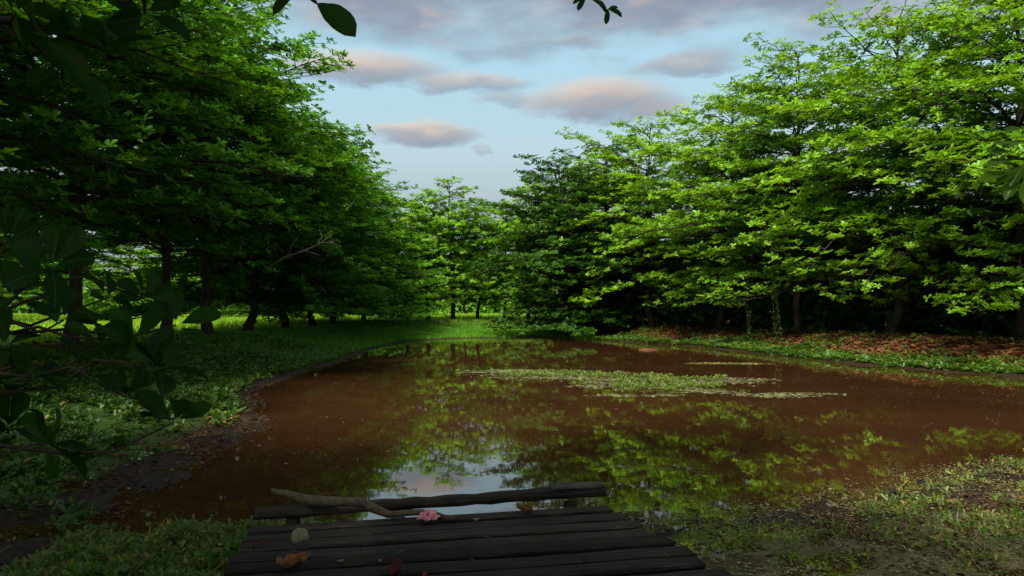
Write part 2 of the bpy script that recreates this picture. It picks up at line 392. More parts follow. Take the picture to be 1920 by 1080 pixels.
# ------------------------------------------------------------------ trees
def build_tree(seed, H=13, Rr=6, base=2.0, tiers=15, per=5, leaf=.17, mat='leaf_right', droop=.25, trunk_r=.2, top=.25, twig_gap=.33, rise=.30, m=6, ros=.22, sag_low=1.0, dens=.45):
    rs = np.random.RandomState(seed)
    nz = 14
    tz = np.linspace(0, H * .97, nz)
    wob = np.cumsum(rs.randn(nz, 2) * .09, 0); wob[0] = 0
    TP = np.stack([wob[:, 0], wob[:, 1], tz], 1)
    TR = trunk_r * (1 - tz / H * .92) ** .9
    TR[0] *= 1.5; 
    trunk = Tubes(); TP[0, 2] = -.5
    tp2 = np.insert(TP, 1, [TP[0, 0], TP[0, 1], .35], 0); tr2 = np.insert(TR, 1, TR[0] * .78)
    trunk.add(tp2, tr2, 9, rough=.18, rs=rs)
    limbs = Tubes()
    RP, RA, RT = [], [], []
    def tpos(z):
        return np.array([np.interp(z, tz, TP[:, 0]), np.interp(z, tz, TP[:, 1]), z])
    for ti in range(tiers):
        f = ti / (tiers - 1)
        z0 = base + (H - base) * (f ** .92) * .97
        prof = (1 - f ** 2.3) ** .9 * .86 + .14
        prof *= .82 + .36 * rs.rand()
        prof *= .85 + .15 * min(1, f * 5)
        off = rs.rand() * 6.28
        nb = per if f < .75 else max(3, per - 1)
        for bi in range(nb):
            az = off + bi / nb * 6.28 + (rs.rand() - .5) * .7
            Lb = Rr * prof * (.66 + .40 * rs.rand()) * (1.22 if rs.rand() < .12 else 1)
            z = z0 + (rs.rand() - .5) * .55
            p0 = tpos(min(z, H * .96)); k = 8
            s = np.linspace(0, 1, k)
            h = np.array([math.cos(az), math.sin(az)])
            side = np.array([-h[1], h[0]]) * (rs.rand() - .5) * .35
            rr_ = rise * (.6 + .7 * rs.rand()) * (1 + 1.2 * f)
            dr = droop * (1 - f) ** 1.2 * sag_low * (.5 + rs.rand())
            P = np.zeros((k, 3))
            P[:, :2] = p0[:2] + Lb * (s[:, None] * h + (s ** 2)[:, None] * side)
            P[:, 2] = p0[2] + Lb * (rr_ * s - (dr + .12) * s ** 2.3) + rs.randn(k) * .04
            lo = min(base * .62, 1.5) + .25 * rs.rand(); P[:, 2] = np.where(P[:, 2] < lo, lo - (lo - P[:, 2]).clip(0) * .12, P[:, 2])
            P[1:, :2] += rs.randn(k - 1, 2) * .05
            r0 = .018 + .010 * Lb * (1 - .5 * f)
            limbs.add(P, r0 * (1 - s * .85), 5)
            # twigs
            nt_ = max(2, int(Lb / twig_gap))
            for q in range(nt_):
                u = .16 + .84 * (q + rs.rand() * .6) / nt_
                if u > 1: u = 1.0
                b0 = np.array([np.interp(u, s, P[:, c]) for c in range(3)])
                sg = 1 if q % 2 else -1
                ang = az + sg * (.55 + .55 * rs.rand())
                lt = (Lb * .36 * (1.12 - u) ** .6 + .35) * (.6 + .7 * rs.rand())
                if u > .93: ang = az + (rs.rand() - .5) * .5
                e = b0 + np.array([math.cos(ang) * lt, math.sin(ang) * lt, lt * ((rs.rand() - .35) * .35)])
                mid = (b0 + e) / 2 + rs.randn(3) * .04
                rt = .012 + .006 * lt
                limbs.add([b0, mid, e], [rt, rt * .7, rt * .3], 3, cap=False)
                nr = max(2, int(lt / ros))
                for w in range(nr + 1):
                    v = (w + .35 * rs.rand()) / nr
                    if w == 0: continue
                    p = b0 + (e - b0) * min(v, 1.02) + rs.randn(3) * np.array([.07, .07, .05])
                    p[2] += .05
                    for e_ in range(1 + (rs.rand() < dens)):
                        pp = p if e_ == 0 else p + np.array([-math.sin(ang), math.cos(ang), .12]) * (.12 + .2 * rs.rand()) * (1 if e_ == 1 else -1)
                        RP.append(pp); RA.append([math.cos(ang) * .35, math.sin(ang) * .35, 1.0])
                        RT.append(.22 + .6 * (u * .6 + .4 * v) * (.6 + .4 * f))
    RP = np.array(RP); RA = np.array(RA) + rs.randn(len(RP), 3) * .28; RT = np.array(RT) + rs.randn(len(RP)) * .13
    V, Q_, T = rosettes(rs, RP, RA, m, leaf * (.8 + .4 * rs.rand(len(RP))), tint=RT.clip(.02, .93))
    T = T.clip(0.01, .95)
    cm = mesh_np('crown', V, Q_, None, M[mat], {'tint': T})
    return trunk.mesh('trunk', M['bark']), limbs.mesh('limbs', M['bark']), cm

VAR = {
 'ra': build_tree(1, 14.0, 6.6, 1.9, 14, 6, .20, 'leaf_right', droop=.45, dens=.55),
 'rb': build_tree(2, 13.2, 6.3, 2.3, 12, 6, .20, 'leaf_right', droop=.55, rise=.36, dens=.5),
 'rc': build_tree(3, 14.4, 6.0, 2.7, 13, 6, .20, 'leaf_right', droop=.38, dens=.45),
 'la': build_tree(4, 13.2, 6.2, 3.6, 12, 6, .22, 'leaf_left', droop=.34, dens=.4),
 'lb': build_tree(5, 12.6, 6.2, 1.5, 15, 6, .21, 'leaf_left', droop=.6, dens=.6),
 'fa': build_tree(6, 12.2, 4.6, 1.9, 12, 5, .24, 'leaf_far', droop=.45, twig_gap=.36, ros=.24, trunk_r=.17, dens=.5),
 'da': build_tree(8, 11.0, 5.4, 1.0, 13, 6, .21, 'leaf_dark', droop=.75, dens=.8),
 'na': build_tree(9, 13.0, 6.4, 5.0, 8, 6, .24, 'leaf_left', droop=.1, twig_gap=.45),
}
print('LEAFQUADS', {k: len(v[2].polygons) for k, v in VAR.items()})
def tree(var, x, y, sc=1.0, rz=0.0, label='', group=None, cat='tree', zs=1.0, name='terminalia_tree'):
    t = empty('broadleaf_tree', (x, y, float(ground_z(x, y))), rz, (sc, sc, sc * zs))
    tag(t, label, cat, group)
    for nm, mesh in zip(('trunk', 'limbs', 'crown'), VAR[var]):
        obj(nm, mesh, t)
    return t
LB, RB, HB, FB, BB = 'trees along the left bank', 'trees along the right bank', 'trees at the head of the pond', 'slim trees in the row at the head of the pond', 'trees beyond the sunlit field'
BL = 'leafy tree in the distant line beyond the sunlit field'
T_ = [
 # left row, near to far
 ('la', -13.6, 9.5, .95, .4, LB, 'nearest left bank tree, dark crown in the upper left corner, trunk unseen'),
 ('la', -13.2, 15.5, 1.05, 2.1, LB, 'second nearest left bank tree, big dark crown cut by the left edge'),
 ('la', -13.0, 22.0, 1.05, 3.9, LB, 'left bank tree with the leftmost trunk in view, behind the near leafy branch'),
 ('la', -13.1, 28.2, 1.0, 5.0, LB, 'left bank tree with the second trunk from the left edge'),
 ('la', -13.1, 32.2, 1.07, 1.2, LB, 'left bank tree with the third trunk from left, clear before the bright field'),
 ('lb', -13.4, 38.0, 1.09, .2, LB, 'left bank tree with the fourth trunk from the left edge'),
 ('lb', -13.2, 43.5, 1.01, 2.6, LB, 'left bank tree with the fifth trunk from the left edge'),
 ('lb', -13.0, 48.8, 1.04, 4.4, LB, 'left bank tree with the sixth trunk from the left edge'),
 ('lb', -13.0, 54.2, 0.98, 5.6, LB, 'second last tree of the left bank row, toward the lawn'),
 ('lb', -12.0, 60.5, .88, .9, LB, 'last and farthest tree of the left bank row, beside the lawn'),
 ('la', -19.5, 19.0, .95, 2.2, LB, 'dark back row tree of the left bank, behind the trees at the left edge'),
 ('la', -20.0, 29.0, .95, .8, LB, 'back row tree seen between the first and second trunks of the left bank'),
 # right row, far to near
 ('rb', 8.6, 46.0, .95, 1.0, RB, 'farthest bright tree of the right bank, just right of the dark bushy trees'),
 ('ra', 11.4, 41.0, .93, 0.0, RB, 'second farthest bright tree of the front row on the right bank'),
 ('rc', 13.8, 36.0, .97, 2.2, RB, 'third farthest bright tree of the front row on the right bank'),
 ('rb', 15.9, 31.3, 1.04, 3.3, RB, 'fourth farthest bright tree of the front row on the right bank'),
 ('ra', 18.3, 26.8, 1.05, 1.9, RB, 'tallest looking bright tree, its crown filling the upper right corner'),
 ('rc', 20.3, 21.8, 1.05, 5.5, RB, 'bright tree cut by the right edge, trunk out of view, branches low over litter'),
 ('rb', 22.6, 16.6, 1.0, .7, RB, 'nearest tree of the right bank, only branch tips in view at the right edge'),
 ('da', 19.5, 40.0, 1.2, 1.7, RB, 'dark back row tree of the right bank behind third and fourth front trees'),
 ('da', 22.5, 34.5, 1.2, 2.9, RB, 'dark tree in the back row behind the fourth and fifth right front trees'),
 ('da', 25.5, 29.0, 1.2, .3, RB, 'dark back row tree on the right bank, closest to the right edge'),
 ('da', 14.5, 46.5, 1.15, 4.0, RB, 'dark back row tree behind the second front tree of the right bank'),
 # dark trees at the head of the pond
 ('da', 3.6, 48.0, 1.05, .5, HB, 'low dark bushy tree leaning over the far right corner of the pond'),
 ('da', 6.4, 51.0, 1.12, 2.5, HB, 'dark bushy tree behind the low one at the far right corner of the pond'),
 ('rc', 5.0, 56.0, .85, 1.5, HB, 'brighter tree top rising behind the dark bushy trees at the pond head'),
 # far row on the berm, left to right
 ('fa', -8.8, 63.0, .85, .2, FB, 'leftmost slim tree of the row behind the lawn'),
 ('fa', -6.9, 61.5, .88, 1.4, FB, 'second slim tree from the left in the row behind the lawn'),
 ('fa', -4.9, 62.0, .98, 2.3, FB, 'tallest slim tree of the row behind the lawn, third from its left'),
 ('fa', -2.9, 63.0, .84, 3.6, FB, 'fourth slim tree from the left in the row behind the lawn'),
 ('fa', -.6, 62.5, .82, 4.7, FB, 'fifth slim tree from the left in the row behind the lawn'),
 ('fa', 1.4, 63.5, .97, 5.9, FB, 'rightmost slim tree of the row behind the lawn, next to the dark trees'),
 # beyond the field
] + [(v, x, y, s_, rz, BB, BL) for (v, x, y, s_, rz) in [('fa', -80, 92, 1.3, 0), ('rb', -70, 96, 1.0, 1), ('lb', -60, 93, 1.0, 2), ('rb', -50, 97, 1.0, 3), ('fa', -42, 92, 1.2, 4), ('lb', -33, 96, 1.0, 5),
 ('rb', -24, 94, .95, 6), ('lb', -15, 98, .95, .5), ('rb', -6, 96, .9, 1.5), ('fa', 2, 95, 1.1, 2.5), ('lb', 9, 92, 1.0, 2.5), ('rb', -48, 62, .95, 1.1), ('fa', -38, 50, 1.0, 2.2), ('lb', -27, 70, .9, .2)]] + [
 # unseen trees around the viewpoint, the left two added to shade jetty and bank
 ('na', -9.5, -1.0, 1.0, 1.9, 'trees around the viewpoint', 'tall tree added outside the picture to shade the ground left of the jetty'),
 ('na', -4.0, -2.0, 1.0, .6, 'trees around the viewpoint', 'tall unseen tree behind the viewpoint, added to shade the jetty, carrying near branches'),
 ('na', 6.5, -2.7, .85, 2.6, 'trees around the viewpoint', 'tall tree at the right of the viewpoint that carries the light green spray'),
]
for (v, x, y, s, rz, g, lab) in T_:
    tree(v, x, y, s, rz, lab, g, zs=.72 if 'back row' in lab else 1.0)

# ------------------------------------------------------------------ ground plants (stuff)
def scatter(n, x0, x1, y0, y1, rs, dens):
    x = x0 + (x1 - x0) * rs.rand(n); y = y0 + (y1 - y0) * rs.rand(n)
    keep = rs.rand(n) < dens(x, y)
    return x[keep], y[keep]
def in_view(x, y, m=1.5):
    return (np.abs(x) < .70 * y + m) & (y > 3.2)

def weeds(name, mat, xs, ys, rs, size, m=5, lift=.03, tiltr=(45, 85), wr=.5, label='', kind='stuff', zoff=None, tint=None, ax=.5):
    z = ground_z(xs, ys) if zoff is None else zoff
    n = len(xs)
    P = np.stack([xs, ys, z + lift * rs.rand(n) + .005], 1)
    A = np.stack([rs.randn(n) * ax * .5, rs.randn(n) * ax * .5 - .15, np.ones(n)], 1)
    tn = tint if tint is not None else (rs.rand(n) * .75)
    V, Q_, T = rosettes(rs, P, A, m, size * (.6 + .8 * rs.rand(n)), tilt=tiltr, tint=tn, wr=wr)
    bt = rs.rand(len(V) // 6) < (.09 if mat == 'marsh_weed' and 'island' not in label else .035)
    T = np.where(np.repeat(bt, 6), 1.2, T.clip(0.02, .93))
    o = obj(name, mesh_np(name, V, Q_, None, M[mat], {'tint': T}))
    return tag(o, label, kind=kind)

def blades(name, mat, xs, ys, rs, h, w, m=4, label='', lean=.35, z=None):
    n = len(xs) * m
    X = np.repeat(xs, m) + rs.randn(n) * w * 2.5; Y = np.repeat(ys, m) + rs.randn(n) * w * 2.5
    Z = ground_z(X, Y) if z is None else np.full(n, z)
    hh = np.repeat(h * (.5 + rs.rand(len(xs))), m) * (.6 + .6 * rs.rand(n))
    a = rs.rand(n) * 6.28; le = rs.rand(n) * lean
    dx, dy = np.cos(a), np.sin(a)
    b = rs.rand(n) * 6.28; sx, sy = np.cos(b) * w / 2, np.sin(b) * w / 2
    p0 = np.stack([X - sx, Y - sy, Z - .01], 1); p1 = np.stack([X + sx, Y + sy, Z - .01], 1)
    mx = X + dx * le * hh * .35; my = Y + dy * le * hh * .35
    p2 = np.stack([mx + sx * .8, my + sy * .8, Z + hh * .55], 1); p3 = np.stack([mx - sx * .8, my - sy * .8, Z + hh * .55], 1)
    p4 = np.stack([X + dx * le * hh, Y + dy * le * hh, Z + hh * (1 - .3 * le)], 1)
    V = np.stack([p0, p1, p2, p3, p4], 1).reshape(-1, 3)
    k = np.arange(n)[:, None] * 5
    o = obj(name, mesh_np(name, V, k + np.array([[0, 1, 2, 3]]), k + np.array([[3, 2, 4]]), M[mat], {'tint': np.repeat(rs.rand(n), 5) * .9}))
    return tag(o, label, kind='stuff')

rs = np.random.RandomState(5)
# near-left bank weeds
def dens_left(x, y):
    d = sdist(x, y); c = fbm(x, y, .8, 4)
    return sm(.5, 1.4, d + (c - .5) * 2.4) * (.06 + 1.0 * sm(.42, .58, fbm(x + 3, y, 1.9, 4))) * .8 * in_view(x, y) * (x < -1.2)
xs, ys = scatter(46000, -12, -1.2, 4, 14, rs, dens_left)
weeds('weeds', 'weed', xs, ys, rs, .085, 5, .13, (20, 90), label='small leafy weeds covering the dark left bank')
xs, ys = scatter(42000, -16, -4, 13, 34, rs, lambda x, y: sm(.2, .7, sdist(x, y)) * sm(9, 6.5, sdist(x, y)) * in_view(x, y) * (.3 + fbm(x, y, .6)) * (x < -3))
weeds('weeds', 'weed', xs, ys, rs, .11, 5, .06, label='low green weeds on the left bank below the tree trunks')
# grass on far-left slope and lawn
xs, ys = scatter(42000, -15, 6, 26, 62, rs, lambda x, y: (sdist(x, y) > .5) * sm(15, 10, sdist(x, y)) * in_view(x, y) * (x < 5))
blades('grass', 'grass', xs, ys, rs, .13, .03, 4, 'short green grass on the bank at the head of the pond')
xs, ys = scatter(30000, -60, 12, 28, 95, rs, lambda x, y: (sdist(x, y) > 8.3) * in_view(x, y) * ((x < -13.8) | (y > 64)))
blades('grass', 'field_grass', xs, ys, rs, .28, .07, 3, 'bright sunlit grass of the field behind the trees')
# right bank
def dens_right(x, y):
    d = sdist(x, y); c = fbm(x, y, .45, 3)
    return sm(.1, .4, d) * (sm(2.3, .5, d + (c - .5) * 4.5) * .75 + .05 * (d < 5)) * in_view(x, y) * (x > 4)
xs, ys = scatter(90000, 4, 22, 15, 46, rs, dens_right)
weeds('weeds', 'weed', xs, ys, rs, .12, 5, .12, label='green weeds fringing the right bank at the water edge', tint=.3 + .6 * rs.rand(len(xs)))
xs, ys = scatter(80000, 5, 26, 15, 48, rs, lambda x, y: sm(.7, 1.8, sdist(x, y) + (fbm(x, y, .5, 3) - .5) * 2) * (sdist(x, y) < 7) * in_view(x, y) * (.3 + fbm(x, y, .9)))
n = len(xs)
Pp = np.stack([xs, ys, ground_z(xs, ys) + .02 + .04 * rs.rand(n)], 1)
a = rs.rand(n) * 6.28
V, Q_, T = leaf_arrays(Pp, np.stack([np.cos(a), np.sin(a), rs.randn(n) * .25], 1), np.array([[0, 0, 1.0]]) + rs.randn(n, 3) * .35, .15 + .1 * rs.rand(n), .08 + .05 * rs.rand(n), tint=rs.rand(n) * .9)
tag(obj('fallen_leaves', mesh_np('fallen_leaves', V, Q_, None, M['litter'], {'tint': T})), 'red-brown fallen leaves covering the right bank under the trees', kind='stuff')
xs, ys = scatter(26000, -20, 4, 5, 64, rs, lambda x, y: ((sdist(x, y) > 5) & (sdist(x, y) < 11) & (x < -9) | (y > 56) & (sdist(x, y) > 10.8) & (sdist(x, y) < 13)) * in_view(x, y) * .6)
n = len(xs); Pp = np.stack([xs, ys, ground_z(xs, ys) + .03 + .04 * rs.rand(n)], 1); a = rs.rand(n) * 6.28
V, Q_, T = leaf_arrays(Pp, np.stack([np.cos(a), np.sin(a), rs.randn(n) * .25], 1), np.array([[0, 0, 1.0]]) + rs.randn(n, 3) * .35, .15 + .08 * rs.rand(n), .08 + .05 * rs.rand(n), tint=rs.rand(n) * .9)
tag(obj('fallen_leaves', mesh_np('fallen_leaves', V, Q_, None, M['litter'], {'tint': T})), 'brown fallen leaves scattered under the left row of trees', kind='stuff')
# near-right marsh
def dens_marsh(x, y):
    d = sdist(x, y); c = fbm(x, y, 1.1, 4)
    return sm(-.35, .5, d) * (.05 + .95 * sm(.50, .64, c)) * (.4 + .4 * sm(3, 6, x)) * .75 * in_view(x, y)
xs, ys = scatter(26000, .6, 9, 4, 11, rs, dens_marsh)
weeds('marsh_plants', 'marsh_weed', xs, ys, rs, .06, 4, .15, (20, 85), .34, label='yellow-green marsh plants on the muddy near right shore')
xs, ys = scatter(2600, .9, 9, 4, 11, rs, dens_marsh)
blades('marsh_grass', 'marsh_weed', xs, ys, rs, .16, .012, 3, 'thin grass stems standing in the near right mud', .9)
xs, ys = scatter(3600, -3.6, -1.5, 4, 6.6, rs, lambda x, y: sm(.0, .35, sdist(x, y) + (fbm(x, y, 1.5) - .5) * .5) * in_view(x, y))
weeds('marsh_plants', 'marsh_weed', xs, ys, rs, .06, 5, .12, (30, 80), .38, label='mixed green and yellow weeds beside the left of the deck', tint=.1 + .7 * rs.rand(len(xs)))
blades('marsh_grass', 'marsh_weed', xs[:900], ys[:900], rs, .16, .012, 3, 'thin grass stems beside the left of the deck', .9)

# ------------------------------------------------------------------ undergrowth behind the right trees
line = np.array([(3.5, 53), (8, 50), (12, 44.5), (15.5, 39), (18, 34.5), (20.5, 29.5), (23, 24), (26, 17)])
rs = np.random.RandomState(21)
NU = 20000
t = rs.rand(NU); seg = t * (len(line) - 1); k = np.minimum(seg.astype(int), len(line) - 2); fr = (seg - k)[:, None]
P2 = line[k] * (1 - fr) + line[k + 1] * fr + rs.randn(NU, 2) * 1.1
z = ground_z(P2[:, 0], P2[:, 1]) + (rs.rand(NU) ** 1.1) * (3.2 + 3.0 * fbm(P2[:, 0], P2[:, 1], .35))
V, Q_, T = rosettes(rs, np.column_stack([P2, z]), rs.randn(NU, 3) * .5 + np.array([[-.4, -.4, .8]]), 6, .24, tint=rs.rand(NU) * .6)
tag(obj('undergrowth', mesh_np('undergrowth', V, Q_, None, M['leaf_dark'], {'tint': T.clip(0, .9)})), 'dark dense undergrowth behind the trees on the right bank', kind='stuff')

# far-off wood closing the view beyond the field
NW = 26000; xw = -150 + 230 * rs.rand(NW); yw = 118 + 14 * rs.rand(NW)
hw = (5.0 + 6.5 * fbm(xw, yw * 0, .09, 4))
zw = .6 + rs.rand(NW) * hw
V, Q_, T = rosettes(rs, np.column_stack([xw, yw, zw]), rs.randn(NW, 3) * .5 + np.array([[0, -.5, .8]]), 5, .75, tint=rs.rand(NW) * .6)
tag(obj('distant_wood', mesh_np('distant_wood', V, Q_, None, M['leaf_far'], {'tint': T.clip(0, .9)})), 'far-off green wood closing the view beyond the field', kind='stuff')

# creepers hanging from the right bank trees
for i, (px, Y, ztop, lab) in enumerate([(1455, 33.5, 5.5, 'slim leafy green creeper hanging to the ground, right one of two creepers'),
        (1405, 36, 5.0, 'thin brownish creeper hanging left of the greener creeper on the right bank')]):
    x = (px - CX) / F * Y; z0 = float(ground_z(x, Y))
    e = empty('creeper_vine', (x, Y, z0)); tag(e, lab, 'creeper', 'creepers hanging on the right bank')
    tb = Tubes(); RPv = []; RTv = []
    for k_ in range(3):
        zz = np.linspace(-.05, ztop, 12); ph = rs.rand() * 6
        Pv = np.stack([.12 * np.sin(zz * .9 + ph) + .09 * (k_ - 1), .10 * np.cos(zz * 1.1 + ph), zz], 1)
        tb.add(Pv, np.full(12, .014), 5)
        u = rs.rand(45 if i == 0 else 14) * ztop
        RPv.append(np.stack([np.interp(u, zz, Pv[:, 0]), np.interp(u, zz, Pv[:, 1]), u], 1) + rs.randn(len(u), 3) * .05)
    RPv = np.concatenate(RPv)
    V, Q_, T = rosettes(rs, RPv, rs.randn(len(RPv), 3) * .5 + np.array([[-.5, -.7, .4]]), 4, .09, tint=rs.rand(len(RPv)) * .5)
    obj('stems', tb.mesh('stems', M['bark']), e)
    obj('leaves', mesh_np('leaves', V, Q_, None, M['leaf_left'], {'tint': T.clip(0, .95)}), e)
# bare dead branches sticking out of the left trees
dead = simple_mat('dead_wood', (.10, .085, .065), (.24, .21, .17), 10, .9, .3)
e = empty('dead_branch', (0, 0, 0)); tag(e, 'pale bare dead branch sticking out low from the left bank trees over the water', 'branch')
tb = Tubes(); a_ = at(505, 500, 27); b_ = at(570, 470, 25.5); c_ = at(622, 440, 24.5)
tb.add([a_, (a_ + b_) / 2 + [0, 0, .08], b_, (b_ + c_) / 2 + [0, 0, -.06], c_], [.05, .04, .03, .02, .008], 6)
for (px, py, Y, q_) in [(600, 480, 25, b_), (560, 440, 25.5, (a_ + b_) / 2), (640, 462, 24.6, (b_ + c_) / 2), (598, 430, 25, (b_ + c_) / 2), (540, 478, 26, (a_ + b_) / 2)]:
    t_ = at(px, py, Y); tb.add([q_, (q_ + t_) / 2 + rs.randn(3) * .06, t_], [.018, .012, .005], 5)
obj('bare_twigs', tb.mesh('bare_twigs', dead), e)

# ------------------------------------------------------------------ jetty
U = unit(np.array([1, .208])); W2 = np.array([-U[1], U[0]])       # along the planks, away from camera
O = np.array([-1.86, 5.30]); DZ = .45
jt = empty('wooden_jetty', (O[0], O[1], 0), math.atan2(U[1], U[0]))
tag(jt, 'dark weathered plank jetty with a low end beam over the muddy water', 'jetty')
JM = jt.matrix_basis
def plank_mesh(L, w, t, rs, name='plank', jag=.012, n=26, mat='deck'):
    xs = np.linspace(0, L, n); 
    e0 = (rs.rand(n) - .5) * jag * .7; e1 = (rs.rand(n) - .5) * jag * .7
    sag = (fbm(xs, xs * 0 + rs.rand() * 50, 1.2, 2) - .5) * .02
    V = []
    for i, x in enumerate(xs):
        xx = x
        c = .006
        if i in (0, n - 1): pass
        V += [(xx, e0[i] + .028, -t), (xx, e0[i] - .0, -c + sag[i]), (xx, e0[i] + c, sag[i]), (xx, w / 2, sag[i] + .002 * rs.randn()), (xx, w - c + e1[i], sag[i]), (xx, w + e1[i], -c + sag[i]), (xx, w + e1[i] - .028, -t)]
    V = np.array(V); k = 7
    V[:k, 0] += (rs.rand(k) - .5) * .03; V[-k:, 0] += (rs.rand(k) - .5) * .03
    Q_ = [(i * k + j, (i + 1) * k + j, (i + 1) * k + (j + 1) % k, i * k + (j + 1) % k) for i in range(n - 1) for j in range(k)]
    T_2 = [(0, j, j + 1) for j in range(1, k - 1)] + [((n - 1) * k, (n - 1) * k + j + 1, (n - 1) * k + j) for j in range(1, k - 1)]
    return mesh_np(name, V, Q_, T_2, M[mat])
rs = np.random.RandomState(3)
w_pos = 0.0
widths = [.15, .20, .19, .20, .21, .20, .19, .21, .20, .2, .2, .2, .2, .2, .2, .2, .2, .2, .2, .2, .2, .2, .2, .2, .2, .2, .2, .2, .2, .2]
y_ = 0
for i, w in enumerate([q * .86 for q in widths] + [.17] * 4):
    L0 = 2.64 + min(i, 9) * .033 + (rs.rand() - .5) * .06
    ox = (rs.rand() - .5) * .06
    me = plank_mesh(L0, w, .045, rs)
    p = obj('plank', me, jt)
    y_ -= w
    p.location = (ox, y_, DZ + (rs.rand() - .5) * .008); p.rotation_euler = ((rs.rand() - .5) * .02, 0, (rs.rand() - .5) * .008)
    for xx in (.12 + .02 * rs.rand(), 1.38 + .03 * rs.rand(), 2.62 + .02 * rs.rand()):
        for yy in (w * .25, w * .75):
            if i > 7: continue
            if i == 0 and xx < .2 and yy < w * .5:
                nl = Tubes(); nl.add([(0, 0, -.004), (0, 0, .0045)], [.006, .006], 6); NAIL = nl.mesh('nail_head', M['nail'])
            obj('nail_head', NAIL, p, (xx, yy, 0))
    y_ -= .026 + .026 * rs.rand()
def box_mesh(a, b, name, mat='deck', rs=rs, j=.006, n=12, axis_=0):
    (x0, y0, z0), (x1, y1, z1) = a, b
    V = []; 
    for i in range(n):
        f = i / (n - 1)
        c = [(y0, z0), (y1, z0), (y1, z1), (y0, z1)]
        for (yy, zz) in c:
            q = [x0 + (x1 - x0) * f, yy + (rs.rand() - .5) * j * 2, zz + (rs.rand() - .5) * j * 2]
            V.append(q)
    V = np.array(V)
    if axis_ == 2: V = V[:, [2, 1, 0]]
    Q_ = [(i * 4 + k, (i + 1) * 4 + k, (i + 1) * 4 + (k + 1) % 4, i * 4 + (k + 1) % 4) for i in range(n - 1) for k in range(4)] + [(0, 1, 2, 3), ((n - 1) * 4 + 3, (n - 1) * 4 + 2, (n - 1) * 4 + 1, (n - 1) * 4)]
    return mesh_np(name, V, Q_, None, M[mat])
for yy in (-.35, -2.4, -4.6):
    obj('joist', box_mesh((.05, yy - .05, .26), (2.75, yy + .05, .398), 'joist'), jt)
for xx in (.35, 2.4):
    for yy in (-.35, -2.4, -4.6):
        tb = Tubes(); tb.add([(xx, yy + .12, -.7), (xx + .01, yy + .12, 0), (xx, yy + .12, .395)], [.06, .058, .055], 8, rough=.1, rs=rs)
        obj('post', tb.mesh('post', M['deck']), jt)
# end beam on two blocks, a little beyond the last plank
b = obj('end_beam', box_mesh((0, -.05, 0), (2.72, .05, .07), 'end_beam', n=24, j=.007), jt); b.location = (0.01, .26, .435)
b.rotation_euler = (0, R(-.6), R(.8))
for xx in (.28, 2.42):
    tb = Tubes(); tb.add([(xx, .27, -.7), (xx, .27, .1), (xx + .01, .26, .43)], [.06, .06, .05], 7, rough=.2, rs=rs)
    obj('beam_block', tb.mesh('beam_block', M['deck']), jt)
b = obj('beam_offcut', box_mesh((2.27, -.06, 0), (2.72, .05, .022), 'beam_offcut', 'deck_pale', n=8), jt); b.location = (0, .29, .538)

# things on the deck
MW = simple_mat('driftwood', (.035, .024, .015), (.12, .085, .052), 18, .75, .5, (1, 1, 1))
rs = np.random.RandomState(9)
def deckpt(px, py, z=DZ, up=0.0):
    Y = (CAMZ - z) * F / (py - HOR)
    return np.array([(px - CX) / F * Y, Y, z + up])
# driftwood: on the beam at left, dropping onto the deck at right
pts = [at(512, 917, 5.72), at(540, 924, 5.68), at(580, 935, 5.6), at(605, 938, 5.55), at(640, 938, 5.52), at(680, 939, 5.50), at(700, 949, 5.47), at(730, 962, 5.46),
       at(748, 960, 5.47), at(790, 957, 5.50), at(815, 962, 5.48), at(835, 968, 5.45), at(858, 968, 5.42)]
rad = [.016, .028, .036, .044, .036, .033, .034, .028, .024, .022, .026, .024, .017]
tb = Tubes(); tb.add(pts, rad, 9, rough=.14, rs=rs)
dw = obj('driftwood_branch', tb.mesh('driftwood_branch', MW)); tag(dw, 'bent bare driftwood branch resting on the end beam and deck edge', 'branch')
def blob(name, loc, size, mat, seed, rough=.25, cuts=10, sharp=1):
    rs_ = np.random.RandomState(seed)
    V = []; n, k = cuts, cuts + 4
    for i in range(n + 1):
        th = math.pi * i / n
        for j in range(k):
            ph = 2 * math.pi * j / k
            d = np.array([math.sin(th) * math.cos(ph), math.sin(th) * math.sin(ph), math.cos(th)])
            V.append(d)
    V = np.array(V)
    pl = unit(np.array([[.25, .15, .95], [-.55, -.2, .8], [0, 0, -1], [.95, .3, .2], [.5, -.85, .1], [-.35, -.9, .25], [-1, .1, -.1], [-.3, .95, .2], [.5, .8, .3]])); hh = .62 + .22 * rs_.rand(9)
    r = np.min(np.where(V @ pl.T > .05, hh[None] / np.maximum(V @ pl.T, .05), 9), 1).clip(0, 1.35)
    V = V * r[:, None] * (1 + (rs_.rand(len(V)) - .5) * rough * .2)[:, None] * np.array(size)
    Q_ = [(i * k + j, i * k + (j + 1) % k, (i + 1) * k + (j + 1) % k, (i + 1) * k + j) for i in range(n) for j in range(k)]
    o = obj(name, mesh_np(name, V, Q_, None, mat), loc=loc)
    return o
st = simple_mat('mossy_stone', (.10, .10, .045), (.30, .27, .15), 22, .9, .6)
s_ = blob('stone', deckpt(566, 1009, DZ, .032), (.075, .055, .052), st, 6); s_.rotation_euler = (0, 0, .3)
tag(s_, 'small angular mossy stone lying on the left planks', 'stone')
